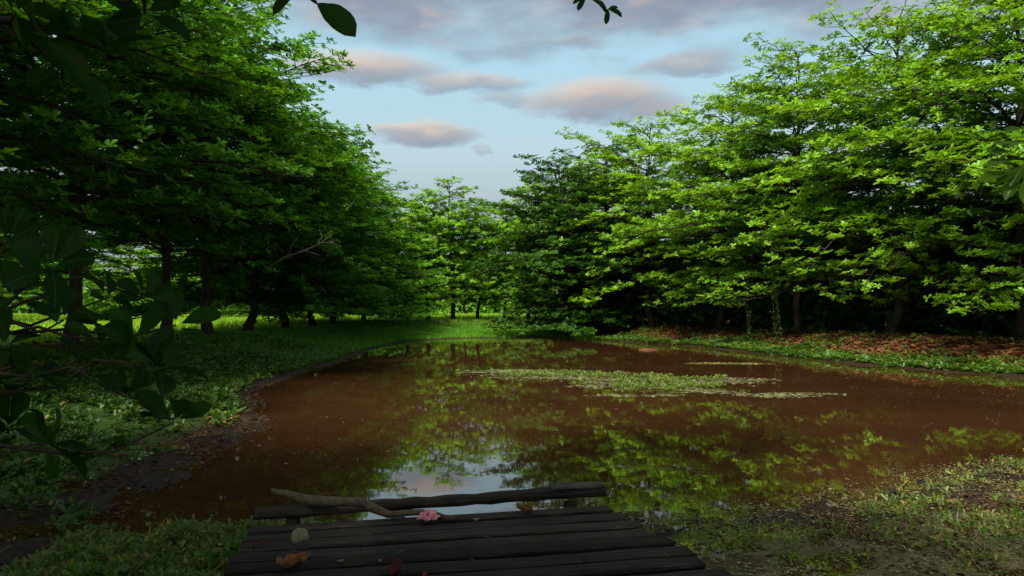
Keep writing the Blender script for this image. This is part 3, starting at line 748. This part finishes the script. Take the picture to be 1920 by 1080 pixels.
# pink rag
rag_m = simple_mat('pink_plastic', (.75, .16, .24), (.95, .42, .46), 40, .5, .6, c3=(.6, .45, .6))
def rag(loc):
    n = 26; u = np.linspace(-1, 1, n); X, Y = np.meshgrid(u, u)
    r = np.hypot(X, Y)
    rr = np.random.RandomState(2)
    N1 = fbm(X + 5, Y + 3, 2.6, 4) - .5; N2 = fbm(X + 31, Y - 8, 2.6, 4) - .5; N3 = fbm(X - 11, Y + 44, 3.4, 4) - .5
    V = np.stack([.068 * X * (1 - .25 * r) + .10 * N1, .05 * Y + .08 * N2, .045 * (1 - r * .6).clip(0, 1) + .13 * N3 * (1.1 - .5 * r) + .012], -1)
    V[..., 2] = np.maximum(V[..., 2], .004 + .002 * rr.rand(n, n))
    ii = np.arange(n * n).reshape(n, n)
    Q_ = np.stack([ii[:-1, :-1], ii[:-1, 1:], ii[1:, 1:], ii[1:, :-1]], -1).reshape(-1, 4)
    keep = (r[:-1, :-1].ravel() < 1.12)
    o = obj('plastic_rag', mesh_np('plastic_rag', V.reshape(-1, 3), Q_[keep], None, rag_m, smooth=False), loc=loc)
    o.scale = (1.3, 1.2, 1.25); sf = o.modifiers.new('thick', 'SOLIDIFY'); sf.thickness = .002
    return o
tag(rag(deckpt(806, 976, DZ, .0)), 'crumpled pink plastic rag beside the driftwood on the deck edge', 'rag')
# dry leaves
dry = simple_mat('dry_leaf', (.10, .032, .010), (.34, .13, .042), 25, .7, .4)
dry_red = simple_mat('dry_leaf_red', (.045, .010, .006), (.14, .03, .014), 25, .7, .4)
dry_pale = simple_mat('dry_leaf_pale', (.2, .13, .06), (.42, .3, .16), 25, .7, .4)
def dry_leaf(loc, L, W, rz, mat, curl=1.6, seed=0, label='', roll=0.6, name='dry_leaf'):
    n, k = 12, 7
    rs_ = np.random.RandomState(seed)
    V = []
    for i in range(n):
        t = i / (n - 1); w = W * math.sin(math.pi * min(1, t ** .8)) ** .8 + .003
        ang = curl * (t - .4)
        cx = L * (math.sin(ang) / max(curl, .01)); cz = L * ((1 - math.cos(ang)) / max(curl, .01))
        for j in range(k):
            s = (j / (k - 1) - .5)
            V.append((cx, s * w * math.cos(s * roll * 2), cz + abs(s) ** 1.5 * w * roll * 1.4 + .004 * rs_.randn()))
    V = np.array(V); V[:, 2] += (fbm(V[:, 0] * 30 + seed, V[:, 1] * 30, 1, 3) - .5) * W * .45; V[:, 1] += (fbm(V[:, 0] * 25 + 9 + seed, V[:, 0] * 3, 1, 2) - .5) * W * .35; V[:, 2] -= V[:, 2].min()
    Q_ = [(i * k + j, i * k + j + 1, (i + 1) * k + j + 1, (i + 1) * k + j) for i in range(n - 1) for j in range(k - 1)]
    o = obj(name, mesh_np(name, V, Q_, None, mat, smooth=True), loc=loc)
    sf = o.modifiers.new('thick', 'SOLIDIFY'); sf.thickness = .0015
    o.rotation_euler = (0, 0, rz)
    return tag(o, label, 'leaf')
dry_leaf(deckpt(550, 1064, DZ, .004), .26, .15, .6, dry, 2.2, 1, 'large curled orange-brown dead leaf on the left planks near the stone', .8)
dry_leaf(deckpt(985, 962, DZ, .006), .19, .12, 2.6, dry, 2.4, 2, 'curled brown dead leaf at the far deck edge in front of the end beam', .9)
dry_leaf(deckpt(742, 1076, DZ, .006), .18, .11, 1.5, dry_red, 2.0, 3, 'dark brown dead leaf at the bottom edge of the picture on the planks', .9)
dry_leaf(deckpt(480, 1020, DZ, .006), .16, .035, .15, dry_red, .9, 5, 'thin dark red dead leaf left of the mossy stone', .3)
dry_leaf(deckpt(893, 975, DZ, .006), .05, .03, .3, dry_pale, 1.0, 6, 'tiny pale tan leaf right of the pink rag', .3)
dry_leaf(deckpt(640, 1052, DZ, .004), .045, .03, .1, dry_pale, .8, 7, 'tiny pale curled leaf in the middle of the planks', .4)
dry_leaf(deckpt(714, 1052, DZ, .004), .03, .02, .9, dry_pale, .6, 8, 'tiniest pale petal on the middle planks below the pink rag', .3)
red_ = simple_mat('red_petal', (.3, .03, .02), (.55, .08, .05), 25, .6, .3)
dry_leaf(deckpt(798, 1078, DZ, .004), .04, .03, 1.2, red_, 1.2, 11, 'small bright red petal at the bottom edge of the planks', .6, 'petal')
# straw wisps on the deck
straw = simple_mat('straw', (.16, .13, .06), (.30, .25, .12), 20, .8, .1)
tb = Tubes()
for (px, py) in [(700, 1000), (720, 1012), (690, 1022), (760, 1030), (905, 1005), (1175, 970), (1150, 1000), (880, 1045), (1240, 1035), (1090, 1050), (640, 1034), (560, 1030), (470, 1035)]:
    p = deckpt(px, py, DZ, .007); a = rs.rand() * 6.28; q = .04 + .06 * rs.rand(); c = (rs.rand() - .5) * .06
    tb.add([p, p + np.array([math.cos(a) * q / 2 - c, math.sin(a) * q / 2 + c, .006]), p + np.array([math.cos(a) * q, math.sin(a) * q, .0])], [.0016, .0016, .001], 4)
tag(obj('straw_litter', tb.mesh('straw_litter', straw)), 'thin dry straw wisps strewn over the planks', kind='stuff')

# ------------------------------------------------------------------ scum, island, floating bits
def mat_patch(name, poly_fn, x0, x1, y0, y1, st, mat, label, h=.015):
    X, Y = np.meshgrid(np.arange(x0, x1, st), np.arange(y0, y1, st))
    k = poly_fn(X, Y)
    ii = np.arange(X.size).reshape(X.shape)
    Q_ = np.stack([ii[:-1, :-1], ii[:-1, 1:], ii[1:, 1:], ii[1:, :-1]], -1)
    keep = (k[:-1, :-1] > 0) & (k[1:, 1:] > 0)
    Q_ = Q_[keep]
    used, inv = np.unique(Q_, return_inverse=True)
    V = np.stack([X.ravel() + (_rng.rand(X.size) - .5) * st * .8, Y.ravel() + (_rng.rand(X.size) - .5) * st * .8, .006 + h * k.clip(0, 1).ravel()], 1)[used]
    o = obj(name, mesh_np(name, V, inv.reshape(Q_.shape), None, mat, smooth=False))
    return tag(o, label, kind='stuff')
def ell(X, Y, cx, cy, a, b): return 1 - np.hypot((X - cx) / a, (Y - cy) / b)
def gpx(px, py): g = gp(px, py); return g[0], g[1]
isl = [(1030, 704, 2.6, 1.6), (1220, 718, 2.0, 2.0), (1350, 716, 1.6, 1.1), (1470, 741, 1.6, .6), (950, 697, 1.6, .9), (1180, 742, 1.3, .35), (1320, 735, 1.3, .6)]
def f_isl(X, Y):
    b = np.full(X.shape, -9.0)
    for px, py, a, c in isl:
        cx, cy = gpx(px, py); b = np.maximum(b, ell(X, Y, cx, cy, a, c))
    return b * .9 + (fbm(X * .7, Y * 1.6, 1.6, 5) - .56) * 1.5
alg = simple_mat('algae_scum', (.06, .055, .025), (.19, .18, .08), 5, .85, .5, coord='Object')
alg2 = simple_mat('grey_scum', (.09, .085, .06), (.30, .29, .22), 6, .8, .5)
rs = np.random.RandomState(77)
def flakes(name, fn, n, x0, x1, y0, y1, size, mat, label, zb=.006, zr=.01, tilt=.12, asp=.7, el=1.0):
    x = x0 + (x1 - x0) * rs.rand(n); y = y0 + (y1 - y0) * rs.rand(n)
    k = (rs.rand(n) < fn(x, y)) & in_view(x, y, 1); x = x[k]; y = y[k]; m_ = len(x)
    a = rs.rand(m_) * 6.28; D = np.stack([np.cos(a) * el, np.sin(a), rs.randn(m_) * tilt * .4], 1)
    l = size * (.4 + 1.2 * rs.rand(m_) ** 2)
    if zr == 0: zb = np.maximum(ground_z(x, y), 0) + .012
    V, Q_, T = leaf_arrays(np.stack([x, y, zb + zr * rs.rand(m_)], 1), D, np.array([[0, 0, 1.0]]) + rs.randn(m_, 3) * tilt, l, l * asp * (.5 + rs.rand(m_)), fold=.03, droop=0, tint=rs.rand(m_))
    return tag(obj(name, mesh_np(name, V, Q_, None, M[mat], {'tint': T.clip(0, .93)})), label, kind='stuff')
M['scum'] = leaf_mat('pond_scum', (.06, .065, .025), (.24, .24, .11), trans=.0, gloss=.05, rough=.5)
M['scum_green'] = leaf_mat('green_scum', (.10, .10, .02), (.30, .28, .08), trans=.0, gloss=.05, rough=.5)
M['debris'] = leaf_mat('mud_debris', (.014, .008, .005), (.085, .050, .025), trans=.0, gloss=.04, rough=.5, brown=(.11, .07, .03))
flakes('algae_mat', lambda x, y: sm(-.05, .45, f_isl(x, y)), 60000, -2, 8, 15, 25.5, .075, 'scum', 'pale grey-green scum floating in the middle of the pond')
def f_scum2(X, Y):
    b = np.full(X.shape, -9.0)
    for px, py, a, c in [(1375, 682, 1.5, .5), (1395, 682, .7, .5)]:
        cx, cy = gpx(px, py); b = np.maximum(b, ell(X, Y, cx, cy, a, c))
    return b * .9 + (fbm(X * .5, Y * 1.6, 1.6, 5) - .55) * 1.3
flakes('algae_mat', lambda x, y: sm(.0, .4, f_scum2(x, y)), 26000, 5, 11, 24, 28.5, .09, 'scum_green', 'thin yellow-green scum streak beyond the pond island')
# long thin floating streaks across the water
def f_str(X, Y):
    d = sdist(X, Y)
    n1 = fbm(X * .45, Y * 3.2, 1.0, 5); n2 = fbm(X + 40, Y + 9, .22, 3)
    return (.012 + sm(.66, .80, n1 + (n2 - .5) * .5) * .5) * (d < -.2)
flakes('floating_specks', f_str, 60000, -8, 15, 6, 42, .035, 'scum', 'broken streaks of pale floating specks on the brown water', zb=.004, zr=.003, tilt=.03, el=2.0)
flakes('marsh_scum', lambda x, y: sm(-.8, .2, sdist(x, y)) * (.45 + .55 * sm(.42, .6, fbm(x + 5, y, 1.3, 4))), 120000, .9, 9, 4, 10.5, .024, 'scum', 'tan scum and plant bits over the wet near right shore', zb=0, zr=0, tilt=.25, asp=.5)
# rotting leaf bits and twigs on the mud of the near left shore and in the near right shallows
flakes('mud_debris', lambda x, y: sm(-.3, .2, sdist(x, y)) * sm(2.2, .8, sdist(x, y)) * (.2 + .8 * sm(.4, .6, fbm(x, y, 1.7, 4))), 90000, -9, -1.0, 4, 20, .055, 'debris', 'dark rotting leaf bits on the mud of the left shore', zb=0, zr=0, tilt=.5, asp=.5)
flakes('mud_debris', lambda x, y: sm(-.9, .0, sdist(x, y)) * (.10 + .9 * sm(.52, .66, fbm(x - 7, y + 3, 1.5, 4))) * .8, 42000, .6, 9, 4, 10.5, .06, 'debris', 'brown rotting bits in the shallows right of the deck', zb=0, zr=0, tilt=.5, asp=.4)
rs = np.random.RandomState(31)
xs = []; ys = []
def d_isl(x, y):
    b = np.full(x.shape, -9.0)
    for px, py, a, c in [(1050, 703, 2.0, .9), (1220, 718, 1.5, 1.7), (1150, 706, 1.5, .8), (1340, 712, .9, .5)]:
        cx, cy = gpx(px, py); b = np.maximum(b, ell(x, y, cx, cy, a, c))
    return sm(-.05, .3, b + (fbm(x, y, 2.2, 4) - .60) * 3.0)
xs, ys = scatter(19000, -1, 6, 16, 25, rs, d_isl)
weeds('water_plants', 'marsh_weed', xs, ys, rs, .065, 5, .05, (25, 85), .4, label='bright green water plants growing on the pond island', zoff=np.full(len(xs), .012), tint=.35 + .5 * rs.rand(len(xs)))
tb = Tubes(); p = np.array(gp(1215, 656)); tb.add([p + [-.42, 0, .02], p + [0, .03, .03], p + [.42, .0, .02]], [.03, .035, .025], 7)
tag(obj('floating_stick', tb.mesh('floating_stick', simple_mat('red_wood', (.16, .05, .02), (.32, .12, .06), 10))), 'short reddish stick floating near the far right bank', 'stick')

# ------------------------------------------------------------------ near overhanging branches with large leaves
def big_leaf(P, D, N, L, W, rs):
    D = unit(np.array(D)); S = unit(np.cross(D, N)); N = np.cross(S, D)
    nu, nv = 10, 5
    V = []
    UU = []; SS = []
    dr = .12 + .25 * rs.rand(); fo = .05 + .14 * rs.rand(); tw = (rs.rand() - .5) * .5
    for i in range(nu):
        u = i / (nu - 1)
        w = W * (math.sin(math.pi * u ** 1.35) ** .62 if 0 < u < 1 else .0) * (.55 + .45 * u) + (.004 if u < .5 else .0)
        for j in range(nv):
            s = j / (nv - 1) * 2 - 1
            a = tw * u; UU.append(u); SS.append(s)
            wav = .03 * L * math.sin(u * 9 + s * 2) * abs(s) * rs.rand()
            V.append(P + D * L * u + S * (w * .5 * s) * math.cos(a) + N * (abs(s) * w * fo * 2 - dr * L * u * u + wav + w * .5 * s * math.sin(a)))
    Q_ = [(i * nv + j, i * nv + j + 1, (i + 1) * nv + j + 1, (i + 1) * nv + j) for i in range(nu - 1) for j in range(nv - 1)]
    return np.array(V), np.array(Q_), np.array(UU), np.array(SS)
class Spray:
    def __init__(s, seed): s.V = []; s.Q = []; s.T = []; s.U = []; s.S = []; s.n = 0; s.rs = np.random.RandomState(seed); s.tb = Tubes()
    def leaf(s, P, D, N, L, W):
        V, Q_, U_, S_ = big_leaf(np.array(P), D, np.array(N, float), L, W, s.rs); s.U.append(U_); s.S.append(S_)
        s.V.append(V); s.Q.append(Q_ + s.n); s.T.append(np.full(len(V), s.rs.rand() * .9)); s.n += len(V)
    def ros(s, P, A, m, L, tilt=(45, 85)):
        rs = s.rs; A = unit(np.array(A, float)); U = unit(np.cross(A, [.3, .8, .2])); W = np.cross(A, U); o = rs.rand() * 6.28
        for k in range(m):
            ph = o + k / m * 6.28 + rs.randn() * .25; th = R(tilt[0] + (tilt[1] - tilt[0]) * rs.rand())
            D = math.cos(th) * A + math.sin(th) * (math.cos(ph) * U + math.sin(ph) * W)
            l = L * (.7 + .5 * rs.rand())
            s.leaf(P + D * .02, D, A + rs.randn(3) * .3, l, l * (.56 + .14 * rs.rand()))
    def twig(s, P, r0, r1): s.tb.add(P, np.linspace(r0, r1, len(P)), 6)
    def build(s, parent, leafmat):
        obj('twigs', s.tb.mesh('twigs', M['twig']), parent)
        obj('leaves', mesh_np('leaves', np.concatenate(s.V), np.concatenate(s.Q), None, M[leafmat], {'tint': np.concatenate(s.T), 'along': np.concatenate(s.U), 'across': np.concatenate(s.S)}, smooth=True), parent)

# low left spray
e = empty('leafy_branch', (0, 0, 0)); tag(e, 'near dark branch of large leaves reaching in at the lower left edge', 'branch', None)
sp = Spray(41)
root = np.array([-3.4, 1.6, 2.3])
tips = [(330, 610, 2.55), (270, 560, 2.7), (190, 655, 2.5), (300, 690, 2.4), (240, 745, 2.4), (330, 790, 2.45), (95, 500, 2.4), (120, 600, 2.6), (60, 700, 2.3), (90, 830, 2.3), (20, 560, 2.3), (200, 560, 2.8), (10, 650, 2.4), (170, 700, 2.6), (20, 800, 2.4), (255, 640, 2.5), (10, 450, 2.5)]
NT = np.array([-4.0, -2.0, 0])                 # trunk of the shading tree the near branches grow from
sp.twig([NT + [0, 0, 2.3], NT + [.1, 1.6, 2.5], root], .075, .03)
hub = [at(-60, 600, 2.45), at(-60, 720, 2.35), at(-80, 820, 2.3)]
for h_ in hub: sp.twig([root, (root + h_) / 2 + np.array([0, 0, .05]), h_], .03, .014)
for (px, py, Y) in tips:
    e_ = at(px, py, Y); h_ = min(hub, key=lambda q: abs(q[2] - e_[2]) + .1 * abs(q[0] - e_[0]))
    mid = (h_ + e_) / 2 + sp.rs.randn(3) * .04 + np.array([0, 0, -.03])
    w1 = (h_ + mid) / 2 + sp.rs.randn(3) * .03; w2 = (mid + e_) / 2 + sp.rs.randn(3) * .03
    sp.twig([h_, w1, mid, w2, e_], .008, .0035)
    sp.ros(e_, np.array([.6, -.1, .7]) + sp.rs.randn(3) * .3, 5 + sp.rs.randint(3), .125)
    if sp.rs.rand() < .4: sp.ros(mid, np.array([.2, -.3, .8]) + sp.rs.randn(3) * .4, 2, .12)
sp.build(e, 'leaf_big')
# top left spray
e = empty('leafy_branch', (0, 0, 0)); tag(e, 'near dark branch of large leaves hanging in at the top left corner', 'branch')
sp = Spray(42); root = np.array([-3.4, 1.5, 3.6]); sp.twig([NT + [0, 0, 3.4], NT + [.1, 1.7, 3.7], root], .07, .03); sp.twig([root, at(-20, -200, 2.3)], .03, .02)
h_ = at(-40, 30, 2.5); sp.twig([root, (root + h_) / 2, h_], .03, .014)
h2 = at(300, -60, 2.5); h3 = at(560, -25, 2.7); sp.twig([root, at(-20, -200, 2.3), h2, h3, at(590, 0, 2.72)], .03, .006)
for (px, py, Y, hh) in [(60, 60, 2.5, h_), (150, 70, 2.6, h_), (200, 95, 2.6, h_), (20, 20, 2.4, h_), (110, 130, 2.7, h_), (265, 20, 2.7, h2), (330, -20, 2.7, h2), (170, -10, 2.6, h2)]:
    e_ = at(px, py, Y); sp.twig([hh, (hh + e_) / 2 + sp.rs.randn(3) * .04, e_], .009, .005)
    sp.ros(e_, np.array([.4, -.1, .3]) + sp.rs.randn(3) * .4, 4, .16)
q = at(590, 0, 2.72)
sp.leaf(q, at(672, 58, 2.68) - q, [-.2, -1, .5], .185, .115)
sp.leaf(at(560, -25, 2.7), at(492, 22, 2.7) - at(560, -25, 2.7), [0, -1, .6], .14, .08)
sp.leaf(at(560, -25, 2.7), np.array([-.1, -.3, .1]), [0, -1, .6], .14, .08)
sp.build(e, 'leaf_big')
# top centre sprig
e = empty('leafy_branch', (0, 0, 0)); tag(e, 'small leafy sprig dangling from above at the top of the sky', 'branch')
sp = Spray(43)
a0 = at(1120, -260, 3.6); a1 = at(1110, -10, 3.5); a2 = at(1140, 14, 3.5); sp.twig([NT + [0, 0, 5.6], np.array([-2.8, 0, 5.5]), np.array([-1.5, 1.5, 5.2])], .06, .02); sp.twig([np.array([-1.5, 1.5, 5.2]), at(900, -500, 3.4), a0, a1, a2], .02, .003)
for s0, s1, L in [((1100, -12), (1086, 10), .075), ((1118, -8), (1142, 14), .08), ((1142, 12), (1138, 40), .07), ((1142, 12), (1168, 22), .075), ((1142, 12), (1160, 6), .05), ((1100, -12), (1076, -2), .07)]:
    b0 = at(*s0, 3.5); sp.leaf(b0, at(*s1, 3.5) - b0, [0, -1, .4], L, L * .45)
sp.build(e, 'leaf_big')
# right edge spray
e = empty('leafy_branch', (0, 0, 0)); tag(e, 'near spray of light green leaves entering at the right edge', 'branch')
sp = Spray(44)
h_ = at(1975, 300, 3.0); sp.twig([np.array([6.4, -2.6, 3.3]), np.array([5.0, 0, 3.5]), np.array([3.4, 2.0, 3.4])], .06, .02); sp.twig([np.array([3.4, 2.0, 3.4]), np.array([2.8, 2.6, 3.0]), h_, at(1895, 295, 2.95)], .02, .006)
for s0, s1, L in [((1905, 285), (1862, 268), .11), ((1900, 275), (1880, 255), .1), ((1905, 300), (1848, 298), .13), ((1900, 325), (1830, 332), .15), ((1925, 240), (1895, 232), .1), ((1925, 265), (1896, 262), .12),
                  ((1910, 320), (1870, 340), .12), ((1915, 330), (1890, 360), .12), ((1925, 310), (1900, 335), .12), ((1935, 280), (1935, 240), .12), ((1930, 330), (1925, 370), .12)]:
    b0 = at(*s0, 2.95); sp.leaf(b0, at(*s1, 2.9) - b0, [-.2, -.6, .8], L, L * .45)
sp.build(e, 'leaf_big_light')

# ------------------------------------------------------------------ sky
w = bpy.data.worlds.new('World'); SC.world = w; w.use_nodes = True
nt = w.node_tree; nt.nodes.clear(); L = nt.links.new
SUN_EL, SUN_AZ = 50, 202      # azimuth clockwise from +Y
tc = nd(nt, 'ShaderNodeTexCoord')
sep = nd(nt, 'ShaderNodeSeparateXYZ'); L(tc.outputs['Generated'], sep.inputs[0])
def mth(op, a, b=None, c=None, clamp=False):
    n = nt.nodes.new('ShaderNodeMath'); n.operation = op; n.use_clamp = clamp
    for i, v in enumerate((a, b, c)):
        if v is None: continue
        if isinstance(v, (int, float)): n.inputs[i].default_value = v
        else: L(v, n.inputs[i])
    return n.outputs[0]
az = mth('ARCTAN2', sep.outputs[0], sep.outputs[1]); el = mth('ARCSINE', sep.outputs[2])
comb = nd(nt, 'ShaderNodeCombineXYZ'); L(az, comb.inputs[0]); L(mth('MULTIPLY', el, 2.6), comb.inputs[1])
nz1 = nd(nt, 'ShaderNodeTexNoise', inp={'Scale': 5.5, 'Detail': 6, 'Roughness': .5}); L(comb.outputs[0], nz1.inputs['Vector'])
nz2 = nd(nt, 'ShaderNodeTexNoise', inp={'Scale': 14, 'Detail': 6, 'Roughness': .55}); L(comb.outputs[0], nz2.inputs['Vector'])
wob1 = mth('SUBTRACT', nz1.outputs[0], .5); wob2 = mth('SUBTRACT', nz2.outputs[0], .5)
elw = mth('ADD', el, mth('MULTIPLY', wob2, .035))
sky = nd(nt, 'ShaderNodeTexSky', sky_type='NISHITA'); sky.sun_disc = False; sky.sun_elevation = R(SUN_EL); sky.sun_rotation = R(SUN_AZ)
skm = nd(nt, 'ShaderNodeMix', data_type='RGBA', blend_type='MULTIPLY'); skm.inputs[0].default_value = 1; L(sky.outputs[0], skm.inputs[6]); skm.inputs[7].default_value = (.10, .10, .10, 1)
eln = mth('DIVIDE', el, 1.2, None, True)
gr = ramp(nt, [(0, (.30, .35, .36)), (.10, (.37, .43, .46)), (.17, (.46, .61, .66)), (.27, (.40, .64, .76)), (.5, (.34, .42, .45)), (1, (.33, .35, .36))], eln)
mixs = nd(nt, 'ShaderNodeMix', data_type='RGBA'); mixs.inputs[0].default_value = .9; L(skm.outputs[2], mixs.inputs[6]); L(gr.outputs[0], mixs.inputs[7])
cur = mixs.outputs[2]
def pae(px, py):
    d = np.array([(px - CX) / F, 1, (HOR - py) / F]); d = unit(d); return math.atan2(d[0], d[1]), math.asin(d[2])
def cloud(px, py, rx, ry, strength=.9, pink=1.0, warp=.5):
    global cur
    a0, e0 = pae(px, py); ax = rx / F; ay = ry / F
    dx = mth('DIVIDE', mth('SUBTRACT', mth('ADD', az, mth('MULTIPLY', wob1, .10)), a0), ax)
    dy = mth('DIVIDE', mth('SUBTRACT', elw, e0), ay)
    # flat base, domed top
    below = mth('MINIMUM', dy, 0); above = mth('MAXIMUM', dy, 0)
    dyy = mth('ADD', mth('MULTIPLY', below, 1.25), above)
    r2 = mth('ADD', mth('MULTIPLY', dx, dx), mth('MULTIPLY', dyy, dyy))
    v = mth('ADD', mth('SUBTRACT', 1.0, r2), mth('MULTIPLY', wob1, warp))
    mr = nd(nt, 'ShaderNodeMapRange', interpolation_type='SMOOTHSTEP', inp={1: -.05, 2: .95, 3: 0, 4: strength}); L(mth('ADD', v, mth('MULTIPLY', wob2, .75)), mr.inputs[0])
    tcol = mth('ADD', mth('MULTIPLY', dy, .6), mth('ADD', .42, mth('MULTIPLY', dx, -.12)), None, True)
    pk = (.78 * pink + .34 * (1 - pink), .56 * pink + .37 * (1 - pink), .42 * pink + .42 * (1 - pink))
    cc = ramp(nt, [(.15, (.22, .255, .33)), (.5, (.38, .35, .36)), (.9, pk)], tcol)
    mx = nd(nt, 'ShaderNodeMix', data_type='RGBA'); L(mr.outputs[0], mx.inputs[0]); L(cur, mx.inputs[6]); L(cc.outputs[0], mx.inputs[7])
    cur = mx.outputs[2]
cloud(1130, 190, 165, 52)
cloud(670, 128, 190, 42, .85)
cloud(880, 155, 135, 24, .7, .8)
cloud(790, 252, 130, 32, .85)
cloud(1300, 118, 110, 28, .7, .4)
cloud(1240, 205, 90, 28, .6, .1)
cloud(945, 183, 70, 18, .5, .0)
cloud(893, 281, 30, 8, .4, .0)
cloud(1080, 78, 60, 16, .5, .8)
# high grey layer
lay = mth('ADD', mth('MULTIPLY', mth('SUBTRACT', el, pae(960, 92)[1]), 7.0), mth('MULTIPLY', wob1, 1.8))
nz3 = nd(nt, 'ShaderNodeTexNoise', inp={'Scale': 2.6, 'Detail': 6, 'Roughness': .55}); L(comb.outputs[0], nz3.inputs['Vector'])
mr = nd(nt, 'ShaderNodeMapRange', interpolation_type='SMOOTHSTEP', inp={1: -.25, 2: .45, 3: 0, 4: .9}); L(lay, mr.inputs[0])
fade = nd(nt, 'ShaderNodeMapRange', inp={1: .5, 2: .9, 3: 1, 4: .35}); L(el, fade.inputs[0])
ff = mth('MULTIPLY', mr.outputs[0], fade.outputs[0])
cg = ramp(nt, [(.3, (.19, .225, .30)), (.55, (.26, .275, .34)), (.75, (.44, .37, .37))], nz2.outputs[0])
mx = nd(nt, 'ShaderNodeMix', data_type='RGBA'); L(ff, mx.inputs[0]); L(cur, mx.inputs[6]); L(cg.outputs[0], mx.inputs[7]); cur = mx.outputs[2]
bg = nd(nt, 'ShaderNodeBackground', inp={'Strength': 1.0}); L(cur, bg.inputs[0]); bg.inputs[1].default_value = .72
o = nd(nt, 'ShaderNodeOutputWorld'); L(bg.outputs[0], o.inputs[0])

sd = bpy.data.lights.new('sun', 'SUN'); sd.energy = 4.2; sd.angle = R(8); sd.color = (1, .93, .8)
so = link(bpy.data.objects.new('sun', sd))
dv = Vector((math.sin(R(SUN_AZ)) * math.cos(R(SUN_EL)), math.cos(R(SUN_AZ)) * math.cos(R(SUN_EL)), math.sin(R(SUN_EL))))
so.rotation_euler = dv.to_track_quat('Z', 'Y').to_euler()

# ------------------------------------------------------------------ camera & render
cd = bpy.data.cameras.new('camera'); cam = link(bpy.data.objects.new('camera', cd))
cd.sensor_width = 36; cd.lens = F / 1920 * 36; cd.clip_end = 3000; cd.clip_start = .05
cam.location = (0, 0, CAMZ); cam.rotation_euler = (R(90) + math.atan2(HOR - CY, F), 0, 0)
SC.camera = cam
SC.view_settings.view_transform = 'Standard'; SC.view_settings.look = 'None'; SC.view_settings.exposure = 0.72; SC.view_settings.gamma = 1
c = SC.cycles
c.max_bounces = 3; c.diffuse_bounces = 2; c.glossy_bounces = 2; c.transmission_bounces = 2; c.transparent_max_bounces = 4
c.use_denoising = True; c.sample_clamp_indirect = 4
